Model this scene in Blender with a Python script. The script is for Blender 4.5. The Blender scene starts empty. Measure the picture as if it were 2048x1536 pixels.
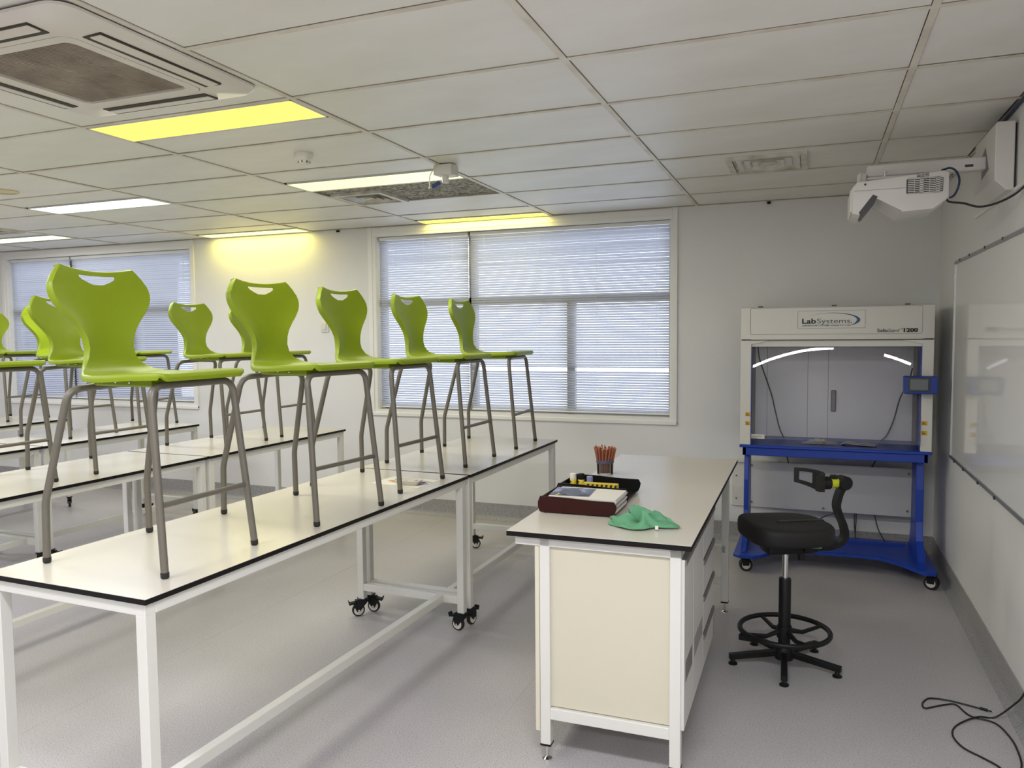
import bpy, bmesh, math, random
from mathutils import Vector, Matrix, Quaternion
random.seed(7)
PI = math.pi
S = bpy.context.scene
C = S.collection

# ------------------------------------------------------------------ camera, world, exposure
CAM_H = 1.64
cam_d = bpy.data.cameras.new('camera'); cam = bpy.data.objects.new('camera', cam_d); C.objects.link(cam)
cam_d.sensor_width = 36.0; cam_d.lens = 36.0 * 1550.44 / 2048.0; cam_d.clip_start = 0.05; cam_d.clip_end = 200
yaw, pitch, roll = .36928, .06295, -.00851
fw = Vector((-math.sin(yaw) * math.cos(pitch), math.cos(yaw) * math.cos(pitch), -math.sin(pitch)))
rt = Vector((math.cos(yaw), math.sin(yaw), 0)); up = rt.cross(fw)
c_, s_ = math.cos(roll), math.sin(roll)
rt, up = c_ * rt + s_ * up, -s_ * rt + c_ * up
M = Matrix((rt, up, -fw)).transposed().to_4x4(); M.translation = (0, 0, CAM_H)
cam.matrix_world = M
S.camera = cam
S.view_settings.view_transform = 'Standard'; S.view_settings.look = 'None'
S.view_settings.gamma = 1.0; S.view_settings.use_curve_mapping = False
S.view_settings.exposure = 0.32
S.cycles.use_denoising = True
S.cycles.max_bounces = 10; S.cycles.diffuse_bounces = 6; S.cycles.glossy_bounces = 4
S.cycles.transparent_max_bounces = 16; S.cycles.transmission_bounces = 8
S.cycles.sample_clamp_indirect = 6.0
S.cycles.caustics_reflective = False; S.cycles.caustics_refractive = False
SKY = 4.4
W = bpy.data.worlds.new('overcast_sky'); S.world = W; W.use_nodes = True
bgn = W.node_tree.nodes['Background']; bgn.inputs[0].default_value = (.74, .82, 1.0, 1); bgn.inputs[1].default_value = SKY

# ------------------------------------------------------------------ materials
def mat(name, col, rough=.5, metal=0.0, spec=.5, **kw):
    m = bpy.data.materials.new(name); m.use_nodes = True
    b = m.node_tree.nodes['Principled BSDF']
    b.inputs['Base Color'].default_value = (*col, 1); b.inputs['Roughness'].default_value = rough
    b.inputs['Metallic'].default_value = metal; b.inputs['Specular IOR Level'].default_value = spec
    for k, v in kw.items(): b.inputs[k.replace('_', ' ')].default_value = v
    return m
def nodes(m): return m.node_tree.nodes, m.node_tree.links, m.node_tree.nodes['Principled BSDF']
def noise_col(m, c1, c2, scale, lo=.35, hi=.65, detail=3, stretch=None, rough=.5, coord='Object'):
    n, l, b = nodes(m)
    tc = n.new('ShaderNodeTexCoord'); t = n.new('ShaderNodeTexNoise'); t.inputs['Scale'].default_value = scale
    t.inputs['Detail'].default_value = detail; t.inputs['Roughness'].default_value = rough
    src = tc.outputs[coord]
    if stretch:
        mp = n.new('ShaderNodeMapping'); mp.inputs['Scale'].default_value = stretch; l.new(src, mp.inputs[0]); src = mp.outputs[0]
    l.new(src, t.inputs['Vector'])
    r = n.new('ShaderNodeValToRGB'); r.color_ramp.elements[0].position = lo; r.color_ramp.elements[1].position = hi
    r.color_ramp.elements[0].color = (*c1, 1); r.color_ramp.elements[1].color = (*c2, 1)
    l.new(t.outputs['Fac'], r.inputs[0]); l.new(r.outputs[0], b.inputs['Base Color'])
    return t, r
def add_bump(m, scale, strength, dist=.002, detail=2):
    n, l, b = nodes(m)
    tc = n.new('ShaderNodeTexCoord'); t = n.new('ShaderNodeTexNoise'); t.inputs['Scale'].default_value = scale
    t.inputs['Detail'].default_value = detail
    l.new(tc.outputs['Object'], t.inputs['Vector'])
    bp = n.new('ShaderNodeBump'); bp.inputs['Strength'].default_value = strength; bp.inputs['Distance'].default_value = dist
    l.new(t.outputs['Fac'], bp.inputs['Height']); l.new(bp.outputs[0], b.inputs['Normal'])

MT = {}
MT['wall'] = mat('painted_plaster', (.70, .70, .695), .55, spec=.35); noise_col(MT['wall'], (.685, .685, .68), (.72, .72, .715), 1.3)
MT['trim'] = mat('painted_trim', (.77, .77, .75), .4)
MT['tile'] = mat('ceiling_tile_vinyl', (.74, .72, .67), .45, spec=.4); noise_col(MT['tile'], (.70, .68, .62), (.755, .735, .69), 2.3, .3, .6, 5, coord='Generated')
MT['tee'] = mat('ceiling_tee_paint', (.66, .61, .52), .5); noise_col(MT['tee'], (.55, .49, .40), (.70, .66, .58), 5, .3, .6)
MT['dark_void'] = mat('dark_void', (.02, .02, .018), .9)
def floor_mat():
    m = mat('speckled_vinyl', (.4, .39, .4), .38, spec=.4); n, l, b = nodes(m)
    tc = n.new('ShaderNodeTexCoord')
    t1 = n.new('ShaderNodeTexNoise'); t1.inputs['Scale'].default_value = 210; t1.inputs['Detail'].default_value = 2
    t2 = n.new('ShaderNodeTexNoise'); t2.inputs['Scale'].default_value = 1.1; t2.inputs['Detail'].default_value = 3
    for t in (t1, t2): l.new(tc.outputs['Object'], t.inputs['Vector'])
    r1 = n.new('ShaderNodeValToRGB'); e = r1.color_ramp.elements
    e[0].position = .33; e[0].color = (.25, .24, .25, 1); e[1].position = .44; e[1].color = (.45, .44, .45, 1)
    x = e.new(.60); x.color = (.475, .455, .465, 1); x = e.new(.68); x.color = (.60, .58, .59, 1)
    r2 = n.new('ShaderNodeValToRGB'); r2.color_ramp.elements[0].position = .3; r2.color_ramp.elements[0].color = (.92, .92, .92, 1)
    r2.color_ramp.elements[1].position = .7; r2.color_ramp.elements[1].color = (1.04, 1.03, 1.03, 1)
    mx = n.new('ShaderNodeMix'); mx.data_type = 'RGBA'; mx.blend_type = 'MULTIPLY'; mx.inputs[0].default_value = 1
    l.new(t1.outputs['Fac'], r1.inputs[0]); l.new(t2.outputs['Fac'], r2.inputs[0])
    l.new(r1.outputs[0], mx.inputs[6]); l.new(r2.outputs[0], mx.inputs[7]); l.new(mx.outputs[2], b.inputs['Base Color'])
    return m
MT['floor'] = floor_mat()
MT['skirt'] = mat('coved_vinyl', (.25, .245, .25), .4); noise_col(MT['skirt'], (.22, .217, .22), (.35, .345, .35), 160, .35, .55, 2)
MT['weld'] = mat('vinyl_weld', (.45, .43, .44), .4)
MT['green'] = mat('lime_polypropylene', (.225, .305, .006), .42, spec=.4); add_bump(MT['green'], 900, .05, .0005)
MT['tube'] = mat('taupe_powdercoat', (.145, .133, .108), .40, .15)
MT['rubber'] = mat('black_rubber', (.012, .012, .012), .5)
MT['lam'] = mat('white_laminate', (.57, .54, .475), .24, spec=.5); add_bump(MT['lam'], 260, .10, .0006)
MT['core'] = mat('black_phenolic_core', (.006, .005, .005), .5, spec=.2)
MT['frame'] = mat('white_powdercoat', (.68, .68, .64), .35)
MT['panel'] = mat('ivory_panel', (.60, .57, .45), .42)
MT['cream'] = mat('cream_edge', (.66, .62, .50), .45)
MT['door'] = mat('cabinet_white', (.62, .615, .59), .35)
MT['pull'] = mat('grey_pull', (.20, .19, .185), .4, .3)
MT['hub'] = mat('ivory_nylon', (.70, .67, .58), .4)
MT['black'] = mat('black_plastic', (.007, .007, .008), .45, spec=.3)
MT['softblack'] = mat('black_pu_foam', (.014, .014, .014), .6, spec=.3)
MT['chrome'] = mat('chrome', (.75, .75, .76), .18, 1.0)
MT['alu'] = mat('anodised_aluminium', (.42, .43, .44), .32, .9)
MT['lime'] = mat('lime_band', (.55, .60, .02), .4)
MT['mint'] = mat('mint_lever', (.16, .42, .25), .45)
MT['blue'] = mat('blue_powdercoat', (.006, .045, .36), .38)
MT['darkblue'] = mat('blue_housing', (.008, .035, .25), .4)
MT['hoodwhite'] = mat('hood_white', (.66, .65, .60), .38)
MT['hoodgrey'] = mat('hood_liner', (.40, .40, .41), .4); noise_col(MT['hoodgrey'], (.74, .74, .76), (.84, .84, .85), 2.2, .3, .7, 4, (1, 1, .25))
MT['greypanel'] = mat('grey_laminate', (.52, .52, .52), .4)
MT['ink'] = mat('black_print', (.015, .015, .018), .6)
MT['greyink'] = mat('grey_print', (.10, .11, .13), .6)
MT['line'] = mat('thin_print', (.22, .22, .21), .6)
MT['logoblue'] = mat('logo_blue', (.035, .10, .22), .5)
MT['sticker'] = mat('yellow_sticker', (.62, .38, .015), .5)
MT['screen'] = mat('display_glass', (.035, .042, .045), .12)
MT['screenlit'] = mat('display_image', (.13, .15, .155), .2)
MT['board'] = mat('whiteboard_enamel', (.76, .76, .75), .05, spec=.6)
MT['proj'] = mat('projector_shell', (.68, .665, .63), .4)
MT['pjdark'] = mat('projector_dark', (.03, .028, .03), .35)
MT['acwhite'] = mat('aircon_panel', (.66, .625, .56), .45); noise_col(MT['acwhite'], (.60, .56, .50), (.69, .655, .60), 3, .3, .7, 3)
MT['acgrille'] = mat('dusty_grille', (.20, .165, .125), .7); noise_col(MT['acgrille'], (.26, .215, .165), (.42, .365, .29), 7, .3, .7, 4)
MT['slotdark'] = mat('slot_dark', (.035, .026, .02), .6)
MT['louver'] = mat('diffuser_louvre', (.58, .56, .49), .45); noise_col(MT['louver'], (.40, .36, .29), (.62, .60, .54), 9, .3, .55, 4)
MT['fibre'] = mat('mineral_fibre', (.3, .28, .24), .95); noise_col(MT['fibre'], (.11, .09, .065), (.66, .62, .54), 42, .38, .62, 4, rough=.7); add_bump(MT['fibre'], 110, 1.0, .02, 4)
MT['maroon'] = mat('maroon_plastic', (.030, .005, .004), .45, spec=.2)
MT['traydark'] = mat('black_tray', (.004, .004, .004), .4, spec=.2)
MT['paper'] = mat('white_paper', (.72, .70, .64), .7)
MT['paperedge'] = mat('paper_edges', (.60, .60, .58), .8); noise_col(MT['paperedge'], (.48, .48, .47), (.68, .68, .66), 60, .3, .7, 2, (.05, .05, 6))
MT['pencil'] = mat('red_brown_pencil', (.27, .088, .045), .45)
MT['penciltip'] = mat('pencil_end', (.45, .20, .11), .6)
MT['yellow'] = mat('glue_yellow', (.60, .45, .02), .4)
MT['gluewhite'] = mat('glue_cap', (.72, .70, .62), .4)
MT['cloth'] = mat('green_microfibre', (.13, .33, .19), .95, spec=.1); add_bump(MT['cloth'], 500, .4, .001)
MT['mug'] = mat('ivory_foam', (.55, .52, .45), .5)
MT['cable'] = mat('black_cable', (.010, .010, .010), .45)
MT['bluecable'] = mat('blue_cable', (.01, .02, .08), .4)
MT['bluecap'] = mat('blue_connector', (.01, .03, .16), .4)
MT['ivory'] = mat('ivory_plastic', (.66, .64, .58), .4)
MT['purple'] = mat('purple_band', (.07, .065, .12), .4)
MT['orange'] = mat('print_orange', (.60, .30, .16), .7)
MT['printblue'] = mat('print_blue', (.22, .24, .42), .7)
MT['printgrey'] = mat('print_grey', (.36, .34, .36), .7)
MT['milky'] = mat('milky_film', (.75, .77, .80), .25, Alpha=.55)
MT['ball'] = mat('straw_ball', (.62, .48, .26), .5)
MT['ground'] = mat('outdoor_paving', (.6, .6, .6), .8); noise_col(MT['ground'], (.56, .57, .57), (.68, .68, .68), .8)
MT['winframe'] = mat('aluminium_window', (.30, .30, .31), .4, .3)
MT['disc'] = mat('speaker_cream', (.60, .54, .36), .6)

def clear_mat(name, col, fac, rough=.0, tint=(.95, .96, .97)):
    m = bpy.data.materials.new(name); m.use_nodes = True; n = m.node_tree.nodes; l = m.node_tree.links; n.clear()
    o = n.new('ShaderNodeOutputMaterial'); t = n.new('ShaderNodeBsdfTransparent'); t.inputs[0].default_value = (*tint, 1)
    g = n.new('ShaderNodeBsdfGlossy'); g.inputs[0].default_value = (*col, 1); g.inputs['Roughness'].default_value = rough
    f = n.new('ShaderNodeLayerWeight'); f.inputs['Blend'].default_value = fac
    mx = n.new('ShaderNodeMixShader'); l.new(f.outputs['Fresnel'], mx.inputs[0]); l.new(t.outputs[0], mx.inputs[1]); l.new(g.outputs[0], mx.inputs[2])
    l.new(mx.outputs[0], o.inputs[0]); return m
MT['glass'] = clear_mat('window_glass', (1, 1, 1), .3)
MT['sash'] = clear_mat('acrylic_sash', (1, 1, 1), .35, .0, (.90, .90, .91))
MT['acrylic'] = clear_mat('clear_acrylic', (1, 1, 1), .3, .02, (.86, .87, .88))
MT['bag'] = clear_mat('plastic_film', (.9, .92, 1), .6, .15, (.80, .82, .88))
def slat_mat():
    m = bpy.data.materials.new('blind_slat'); m.use_nodes = True; n = m.node_tree.nodes; l = m.node_tree.links; b = n['Principled BSDF']
    b.inputs['Base Color'].default_value = (.62, .63, .66, 1); b.inputs['Roughness'].default_value = .4
    t = n.new('ShaderNodeBsdfTranslucent'); t.inputs[0].default_value = (.66, .68, .76, 1)
    mx = n.new('ShaderNodeMixShader'); mx.inputs[0].default_value = .27
    l.new(b.outputs[0], mx.inputs[1]); l.new(t.outputs[0], mx.inputs[2]); l.new(mx.outputs[0], n['Material Output'].inputs[0]); return m
MT['slat'] = slat_mat()
def emit(name, col, s):
    m = bpy.data.materials.new(name); m.use_nodes = True; n = m.node_tree.nodes; l = m.node_tree.links; b = n['Principled BSDF']
    b.inputs['Base Color'].default_value = (.6 * col[0], .6 * col[1], .6 * col[2], 1); b.inputs['Roughness'].default_value = .4
    b.inputs['Emission Color'].default_value = (*col, 1); b.inputs['Emission Strength'].default_value = s
    return m
MT['diff_y'] = emit('yellowed_diffuser', (1.0, .87, .12), 1.0)
MT['diff_p'] = emit('pale_yellow_diffuser', (1.0, .95, .40), 1.15)
MT['diff_c'] = emit('cream_diffuser', (1.0, .98, .58), 1.2)
MT['diff_w'] = emit('white_diffuser', (1.0, 1.0, 1.0), 1.5)

# ------------------------------------------------------------------ mesh helpers
class B:
    def __init__(s): s.bm = bmesh.new()
    def box(s, x0, x1, y0, y1, z0, z1, bev=0, seg=1):
        v = [s.bm.verts.new((x, y, z)) for z in (z0, z1) for y in (y0, y1) for x in (x0, x1)]
        f = [s.bm.faces.new([v[i] for i in q]) for q in ((0, 2, 3, 1), (4, 5, 7, 6), (0, 1, 5, 4), (2, 6, 7, 3), (0, 4, 6, 2), (1, 3, 7, 5))]
        if bev:
            e = list({e for q in f for e in q.edges})
            bmesh.ops.bevel(s.bm, geom=e, offset=bev, segments=seg, affect='EDGES', profile=.5)
        return s
    def tube(s, pts, r, n=10, cap=True, closed=False):
        pts = [Vector(p) for p in pts]; N = len(pts); rs = r if isinstance(r, (list, tuple)) else [r] * N
        rings = []; prev = None
        for i, p in enumerate(pts):
            a = pts[(i - 1) % N] if (i or closed) else p; b = pts[(i + 1) % N] if (i < N - 1 or closed) else p
            t = (b - a).normalized()
            if prev is None:
                u = t.orthogonal().normalized()
            else:
                u = prev - t * prev.dot(t); u = u.normalized() if u.length > 1e-6 else t.orthogonal().normalized()
            prev = u; w = t.cross(u)
            rings.append([s.bm.verts.new(p + (u * math.cos(2 * PI * k / n) + w * math.sin(2 * PI * k / n)) * rs[i]) for k in range(n)])
        for i in range(N if closed else N - 1):
            A, D = rings[i], rings[(i + 1) % N]
            for k in range(n): s.bm.faces.new((A[k], A[(k + 1) % n], D[(k + 1) % n], D[k]))
        if cap and not closed: s.bm.faces.new(rings[0][::-1]); s.bm.faces.new(rings[-1])
        return s
    def lathe(s, prof, n=24, c=(0, 0, 0), axis='z', cap=True):
        c = Vector(c); rings = []
        for r, h in prof:
            ring = []
            for k in range(n):
                a = 2 * PI * k / n; x, y = r * math.cos(a), r * math.sin(a)
                p = {'z': (x, y, h), 'x': (h, x, y), 'y': (y, h, x)}[axis]
                ring.append(s.bm.verts.new(c + Vector(p)))
            rings.append(ring)
        for A, D in zip(rings, rings[1:]):
            for k in range(n): s.bm.faces.new((A[k], A[(k + 1) % n], D[(k + 1) % n], D[k]))
        if cap: s.bm.faces.new(rings[0][::-1]); s.bm.faces.new(rings[-1])
        return s
    def prism(s, poly, axis, d0, d1, bev=0, seg=1):
        def P(a, b, d): return {'x': (d, a, b), 'y': (a, d, b), 'z': (a, b, d)}[axis]
        A = [s.bm.verts.new(P(a, b, d0)) for a, b in poly]; D = [s.bm.verts.new(P(a, b, d1)) for a, b in poly]
        n = len(poly); f = [s.bm.faces.new(A[::-1]), s.bm.faces.new(D)]
        for k in range(n): f.append(s.bm.faces.new((A[k], A[(k + 1) % n], D[(k + 1) % n], D[k])))
        if bev:
            e = list({e for q in f[:2] for e in q.edges}); bmesh.ops.bevel(s.bm, geom=e, offset=bev, segments=seg, affect='EDGES', profile=.5)
        return s
    def quad(s, a, b, c, d): s.bm.faces.new([s.bm.verts.new(p) for p in (a, b, c, d)]); return s
    def ring(s, outer, inner, axis, d0, d1):
        def P(p, d): a, b = p; return {'x': (d, a, b), 'y': (a, d, b), 'z': (a, b, d)}[axis]
        n = len(outer); V = [[s.bm.verts.new(P(p, d)) for p in L] for L in (outer, inner) for d in (d0, d1)]
        o0, o1, i0, i1 = V
        for k in range(n):
            j = (k + 1) % n
            for q in ((o0[k], o0[j], o1[j], o1[k]), (i0[j], i0[k], i1[k], i1[j]), (o1[k], o1[j], i1[j], i1[k]), (o0[j], o0[k], i0[k], i0[j])): s.bm.faces.new(q)
        return s
    def xform(s, m): bmesh.ops.transform(s.bm, matrix=m, verts=s.bm.verts); return s

def mesh(name, b, m, smooth=None):
    bm = b.bm if isinstance(b, B) else b
    bmesh.ops.recalc_face_normals(bm, faces=bm.faces)
    me = bpy.data.meshes.new(name); bm.to_mesh(me); bm.free()
    me.materials.append(MT[m] if isinstance(m, str) else m)
    if smooth is not None:
        for p in me.polygons: p.use_smooth = True
        me.set_sharp_from_angle(angle=math.radians(smooth))
    return me
def link(name, me, parent=None, loc=None, rot=None):
    o = bpy.data.objects.new(name, me); C.objects.link(o)
    if parent: o.parent = parent
    if loc: o.location = loc
    if rot: o.rotation_euler = rot
    return o
def obj(name, b, m, parent=None, smooth=None, loc=None, rot=None): return link(name, mesh(name, b, m, smooth), parent, loc, rot)
def tag(o, label, cat, group=None):
    o['label'] = label; o['category'] = cat
    if group: o['group'] = group
    return o
def thing(name, label, cat, loc=(0, 0, 0), rz=0, group=None):
    o = bpy.data.objects.new(name, None); C.objects.link(o); o.empty_display_size = .1
    o.location = loc; o.rotation_euler = (0, 0, rz); return tag(o, label, cat, group)
def struct(o, label=None):
    o['kind'] = 'structure'
    if label: o['label'] = label
    return o
def copy_tree(o, parent=None):
    c = o.copy(); C.objects.link(c); c.parent = parent
    for ch in o.children: copy_tree(ch, c)
    return c
def arc(pts, r, seg=5):
    """round the corners of a polyline"""
    pts = [Vector(p) for p in pts]; out = [pts[0]]
    for a, b, c in zip(pts, pts[1:], pts[2:]):
        rr = r.pop(0) if isinstance(r, list) else r; d1 = min(rr, (a - b).length * .49); d2 = min(rr, (c - b).length * .49)
        p, q = b + (a - b).normalized() * d1, b + (c - b).normalized() * d2
        for k in range(seg + 1):
            t = k / seg; out.append(p * (1 - t) ** 2 + b * 2 * t * (1 - t) + q * t * t)
    out.append(pts[-1]); return out
def spline(pts, n=8):
    pts = [Vector(p) for p in pts]; out = []
    P = [pts[0] * 2 - pts[1]] + pts + [pts[-1] * 2 - pts[-2]]
    for i in range(1, len(P) - 2):
        a, b, c, d = P[i - 1:i + 3]
        for k in range(n):
            t = k / n
            out.append(.5 * ((2 * b) + (c - a) * t + (2 * a - 5 * b + 4 * c - d) * t * t + (3 * b - a - 3 * c + d) * t ** 3))
    out.append(pts[-1]); return out
def rrect(x0, x1, y0, y1, r, n=5):
    out = []
    for cx, cy, a0 in ((x1 - r, y1 - r, 0), (x0 + r, y1 - r, 90), (x0 + r, y0 + r, 180), (x1 - r, y0 + r, 270)):
        for k in range(n + 1):
            a = math.radians(a0 + 90 * k / n); out.append((cx + r * math.cos(a), cy + r * math.sin(a)))
    return out
def text_mesh(body, size, width=None, shear=0, bold=0.0, m='ink', ext=.0004):
    cu = bpy.data.curves.new('text', 'FONT'); cu.body = body; cu.size = size; cu.extrude = ext; cu.shear = shear; cu.offset = bold
    cu.resolution_u = 4
    o = bpy.data.objects.new('text', cu); C.objects.link(o)
    dg = bpy.context.evaluated_depsgraph_get(); me = bpy.data.meshes.new_from_object(o.evaluated_get(dg))
    bpy.data.objects.remove(o); bpy.data.curves.remove(cu)
    xs = [v.co.x for v in me.vertices]; x0, x1 = min(xs), max(xs); k = width / (x1 - x0) if width else 1
    for v in me.vertices: v.co.x = (v.co.x - x0) * k
    me.materials.clear(); me.materials.append(MT[m]); return me

# ------------------------------------------------------------------ the setting
XL, XR, YF, YB, ZC = -10.2, .842, -3.3, 6.29, 2.641
X0, Y0 = -2.0586, 2.7755          # a ceiling grid crossing
w1 = (-3.775, -1.055); w2 = (-8.66, -5.955); WZ = .965
struct(obj('floor', B().box(XL - .2, XR + .2, YF - .2, YB + .2, -.1, 0), 'floor'))
flo = bpy.data.objects['floor']
for x in (-3.05, -1.22, -5.0):
    obj('weld_seam', B().box(x - .002, x + .002, YF, YB, -.001, .0006), 'weld', flo)
wb = B()
for a, b in ((XL - .2, w2[0]), (w2[1], w1[0]), (w1[1], XR + .2)): wb.box(a, b, YB, YB + .18, 0, ZC + .2)
for a, b in (w2, w1): wb.box(a, b, YB, YB + .18, 0, WZ - .03); wb.box(a, b, YB, YB + .18, ZC - .03, ZC + .2)
struct(obj('wall_back', wb, 'wall'))
struct(obj('wall_right', B().box(XR, XR + .18, YF - .2, YB, 0, ZC + .2), 'wall'))
struct(obj('wall_left', B().box(XL - .18, XL, YF - .2, YB, 0, ZC + .2), 'wall'))
struct(obj('wall_front', B().box(XL, XR, YF - .18, YF, 0, ZC + .2), 'wall'))
def skirting(name, a, b, nrm):
    a, b, n = Vector(a), Vector(b), Vector(nrm)
    prof = [(-.002, -.002), (-.002, .15), (.006, .15), (.006, .045), (.010, .028), (.018, .014), (.032, .004), (.045, -.002)]
    bb = B(); R = [[bb.bm.verts.new(p + n * d + Vector((0, 0, h))) for d, h in prof] for p in (a, b)]
    for k in range(len(prof) - 1): bb.bm.faces.new((R[0][k], R[0][k + 1], R[1][k + 1], R[1][k]))
    return struct(obj(name, bb, 'skirt', smooth=40))
sk = skirting('baseboard_back', (XL, YB, 0), (XR, YB, 0), (0, -1, 0))
for x in (-3.33, -5.3): obj('weld_seam', B().box(x - .002, x + .002, YB - .0075, YB - .005, .03, .15), 'weld', sk)
skirting('baseboard_right', (XR, YB, 0), (XR, YF, 0), (-1, 0, 0))
skirting('baseboard_left', (XL, YB, 0), (XL, YF, 0), (1, 0, 0))
skirting('baseboard_front', (XL, YF, 0), (XR, YF, 0), (0, 1, 0))
struct(obj('ground', B().box(-60, 60, YB + .3, 90, -.6, -.5), 'ground'))

# ceiling: tees and lay-in tiles
ceil = struct(obj('ceiling', B().box(XL - .2, XR + .2, YF - .2, YB + .2, ZC + .16, ZC + .2), 'dark_void'))
LIGHTS = [  # column, row start, row end, material key, lamp colour, watts, label
    (-1, 0, .5, 'diff_y', (1, .96, .80), 14, 'yellowed ceiling light panel right beside the air conditioning cassette'),
    (-1, 2.5, 3, 'diff_p', (1, .96, .78), 13, 'yellow ceiling light panel beside the missing tile with bare fibre board'),
    (-1, 5.5, 5.86, 'diff_y', (1, .86, .25), 4, 'yellow ceiling light panel directly above the wide window beside the fume cupboard'),
    (-3, 2.5, 3, 'diff_w', (.96, .98, 1), 22, 'bright white ceiling light panel among the yellow ones'),
    (-3, 5.45, 5.83, 'diff_p', (1, .85, .16), 5.5, 'yellow ceiling light panel against the wall above the light switch'),
    (-5, 4.45, 4.9, 'diff_c', (1, .97, .88), 10, 'pale yellow ceiling light panel in front of the far window'),
    (-1, -3.5, -3, 'diff_w', (.98, .97, 1), 20, None), (-1, -7, -6.5, 'diff_w', (.98, .97, 1), 28, None),
    (-3, -1, -.5, 'diff_w', (.98, .97, 1), 28, None), (-3, -4, -3.5, 'diff_w', (.98, .97, 1), 28, None),
    (-5, 1, 1.5, 'diff_w', (.98, .97, 1), 28, None), (-5, -3, -2.5, 'diff_w', (.98, .97, 1), 28, None),
    (1, -3.5, -3, 'diff_w', (.98, .97, 1), 42, None), (1, -7, -6.5, 'diff_w', (.98, .97, 1), 40, None)]
occ = {}
for c, a, b, *_ in LIGHTS: occ.setdefault((c, math.floor(a)), []).append((a, b))
HOLES = {(-1, 3)}
tile_cache = {}
def tile(x0, x1, y0, y1, tilt=0):
    g = .0152; key = (round(x1 - x0, 3), round(y1 - y0, 3))
    if key not in tile_cache:
        hx, hy = (x1 - x0) / 2 - g, (y1 - y0) / 2 - g
        tile_cache[key] = mesh('ceiling_tile', B().box(-hx, hx, -hy, hy, 0, .014), 'tile')
    link('ceiling_tile', tile_cache[key], ceil, ((x0 + x1) / 2, (y0 + y1) / 2, ZC + .004 + random.uniform(0, .0015)), (random.uniform(-.0012, .0012), tilt, 0))
ci0, ci1 = math.floor((XL - X0) / 1.2), math.floor((XR - X0) / 1.2)
kj0, kj1 = math.floor((YF - Y0) / .6), math.floor((YB - Y0) / .6)
for c in range(ci0, ci1 + 1):
    xa, xb = max(X0 + 1.2 * c, XL + .012), min(X0 + 1.2 * (c + 1), XR - .012)
    for k in range(kj0, kj1 + 1):
        ya, yb = max(Y0 + .6 * k, YF + .012), min(Y0 + .6 * (k + 1), YB - .012)
        if (c, k) in HOLES: continue
        seg = [(ya, yb)]
        for a, b in occ.get((c, k), []):
            la, lb = Y0 + .6 * a, min(Y0 + .6 * b, YB); ns = []
            for s0, s1 in seg:
                if la - s0 > .05: ns.append((s0, la))
                if s1 - lb > .05: ns.append((lb, s1))
            seg = ns
        if (c, k) == (-5, 3): seg = [(ya, ya + .2)]
        for s0, s1 in seg: tile(xa, xb, s0, s1)
for c in range(ci0, ci1 + 1):
    x = X0 + 1.2 * c
    if x > XL: obj('main_tee', B().box(x - .0125, x + .0125, YF, YB, ZC - .001, ZC + .0035).box(x - .002, x + .002, YF, YB, ZC + .002, ZC + .04), 'tee', ceil)
for k in range(kj0 + 1, kj1 + 1):
    y = Y0 + .6 * k
    obj('cross_tee', B().box(XL, XR, y - .0115, y + .0115, ZC, ZC + .0035).box(XL, XR, y - .002, y + .002, ZC + .002, ZC + .035), 'tee', ceil)
obj('edge_angle', B().box(XL, XR, YB - .012, YB, ZC, ZC + .0035).box(XL, XR, YB - .002, YB, ZC, ZC + .02), 'tee', ceil)
obj('edge_angle', B().box(XR - .016, XR, YF, YB, ZC, ZC + .0035).box(XR - .002, XR, YF, YB, ZC, ZC + .02), 'tee', ceil)
# the missing tile: bare fibre board above the grid
xa, ya = X0 - 1.2, Y0 + 1.8
obj('bare_fibre_board', B().box(xa + .01, xa + 1.19, ya + .012, ya + .59, ZC + .012, ZC + .03), 'fibre', ceil)

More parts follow.
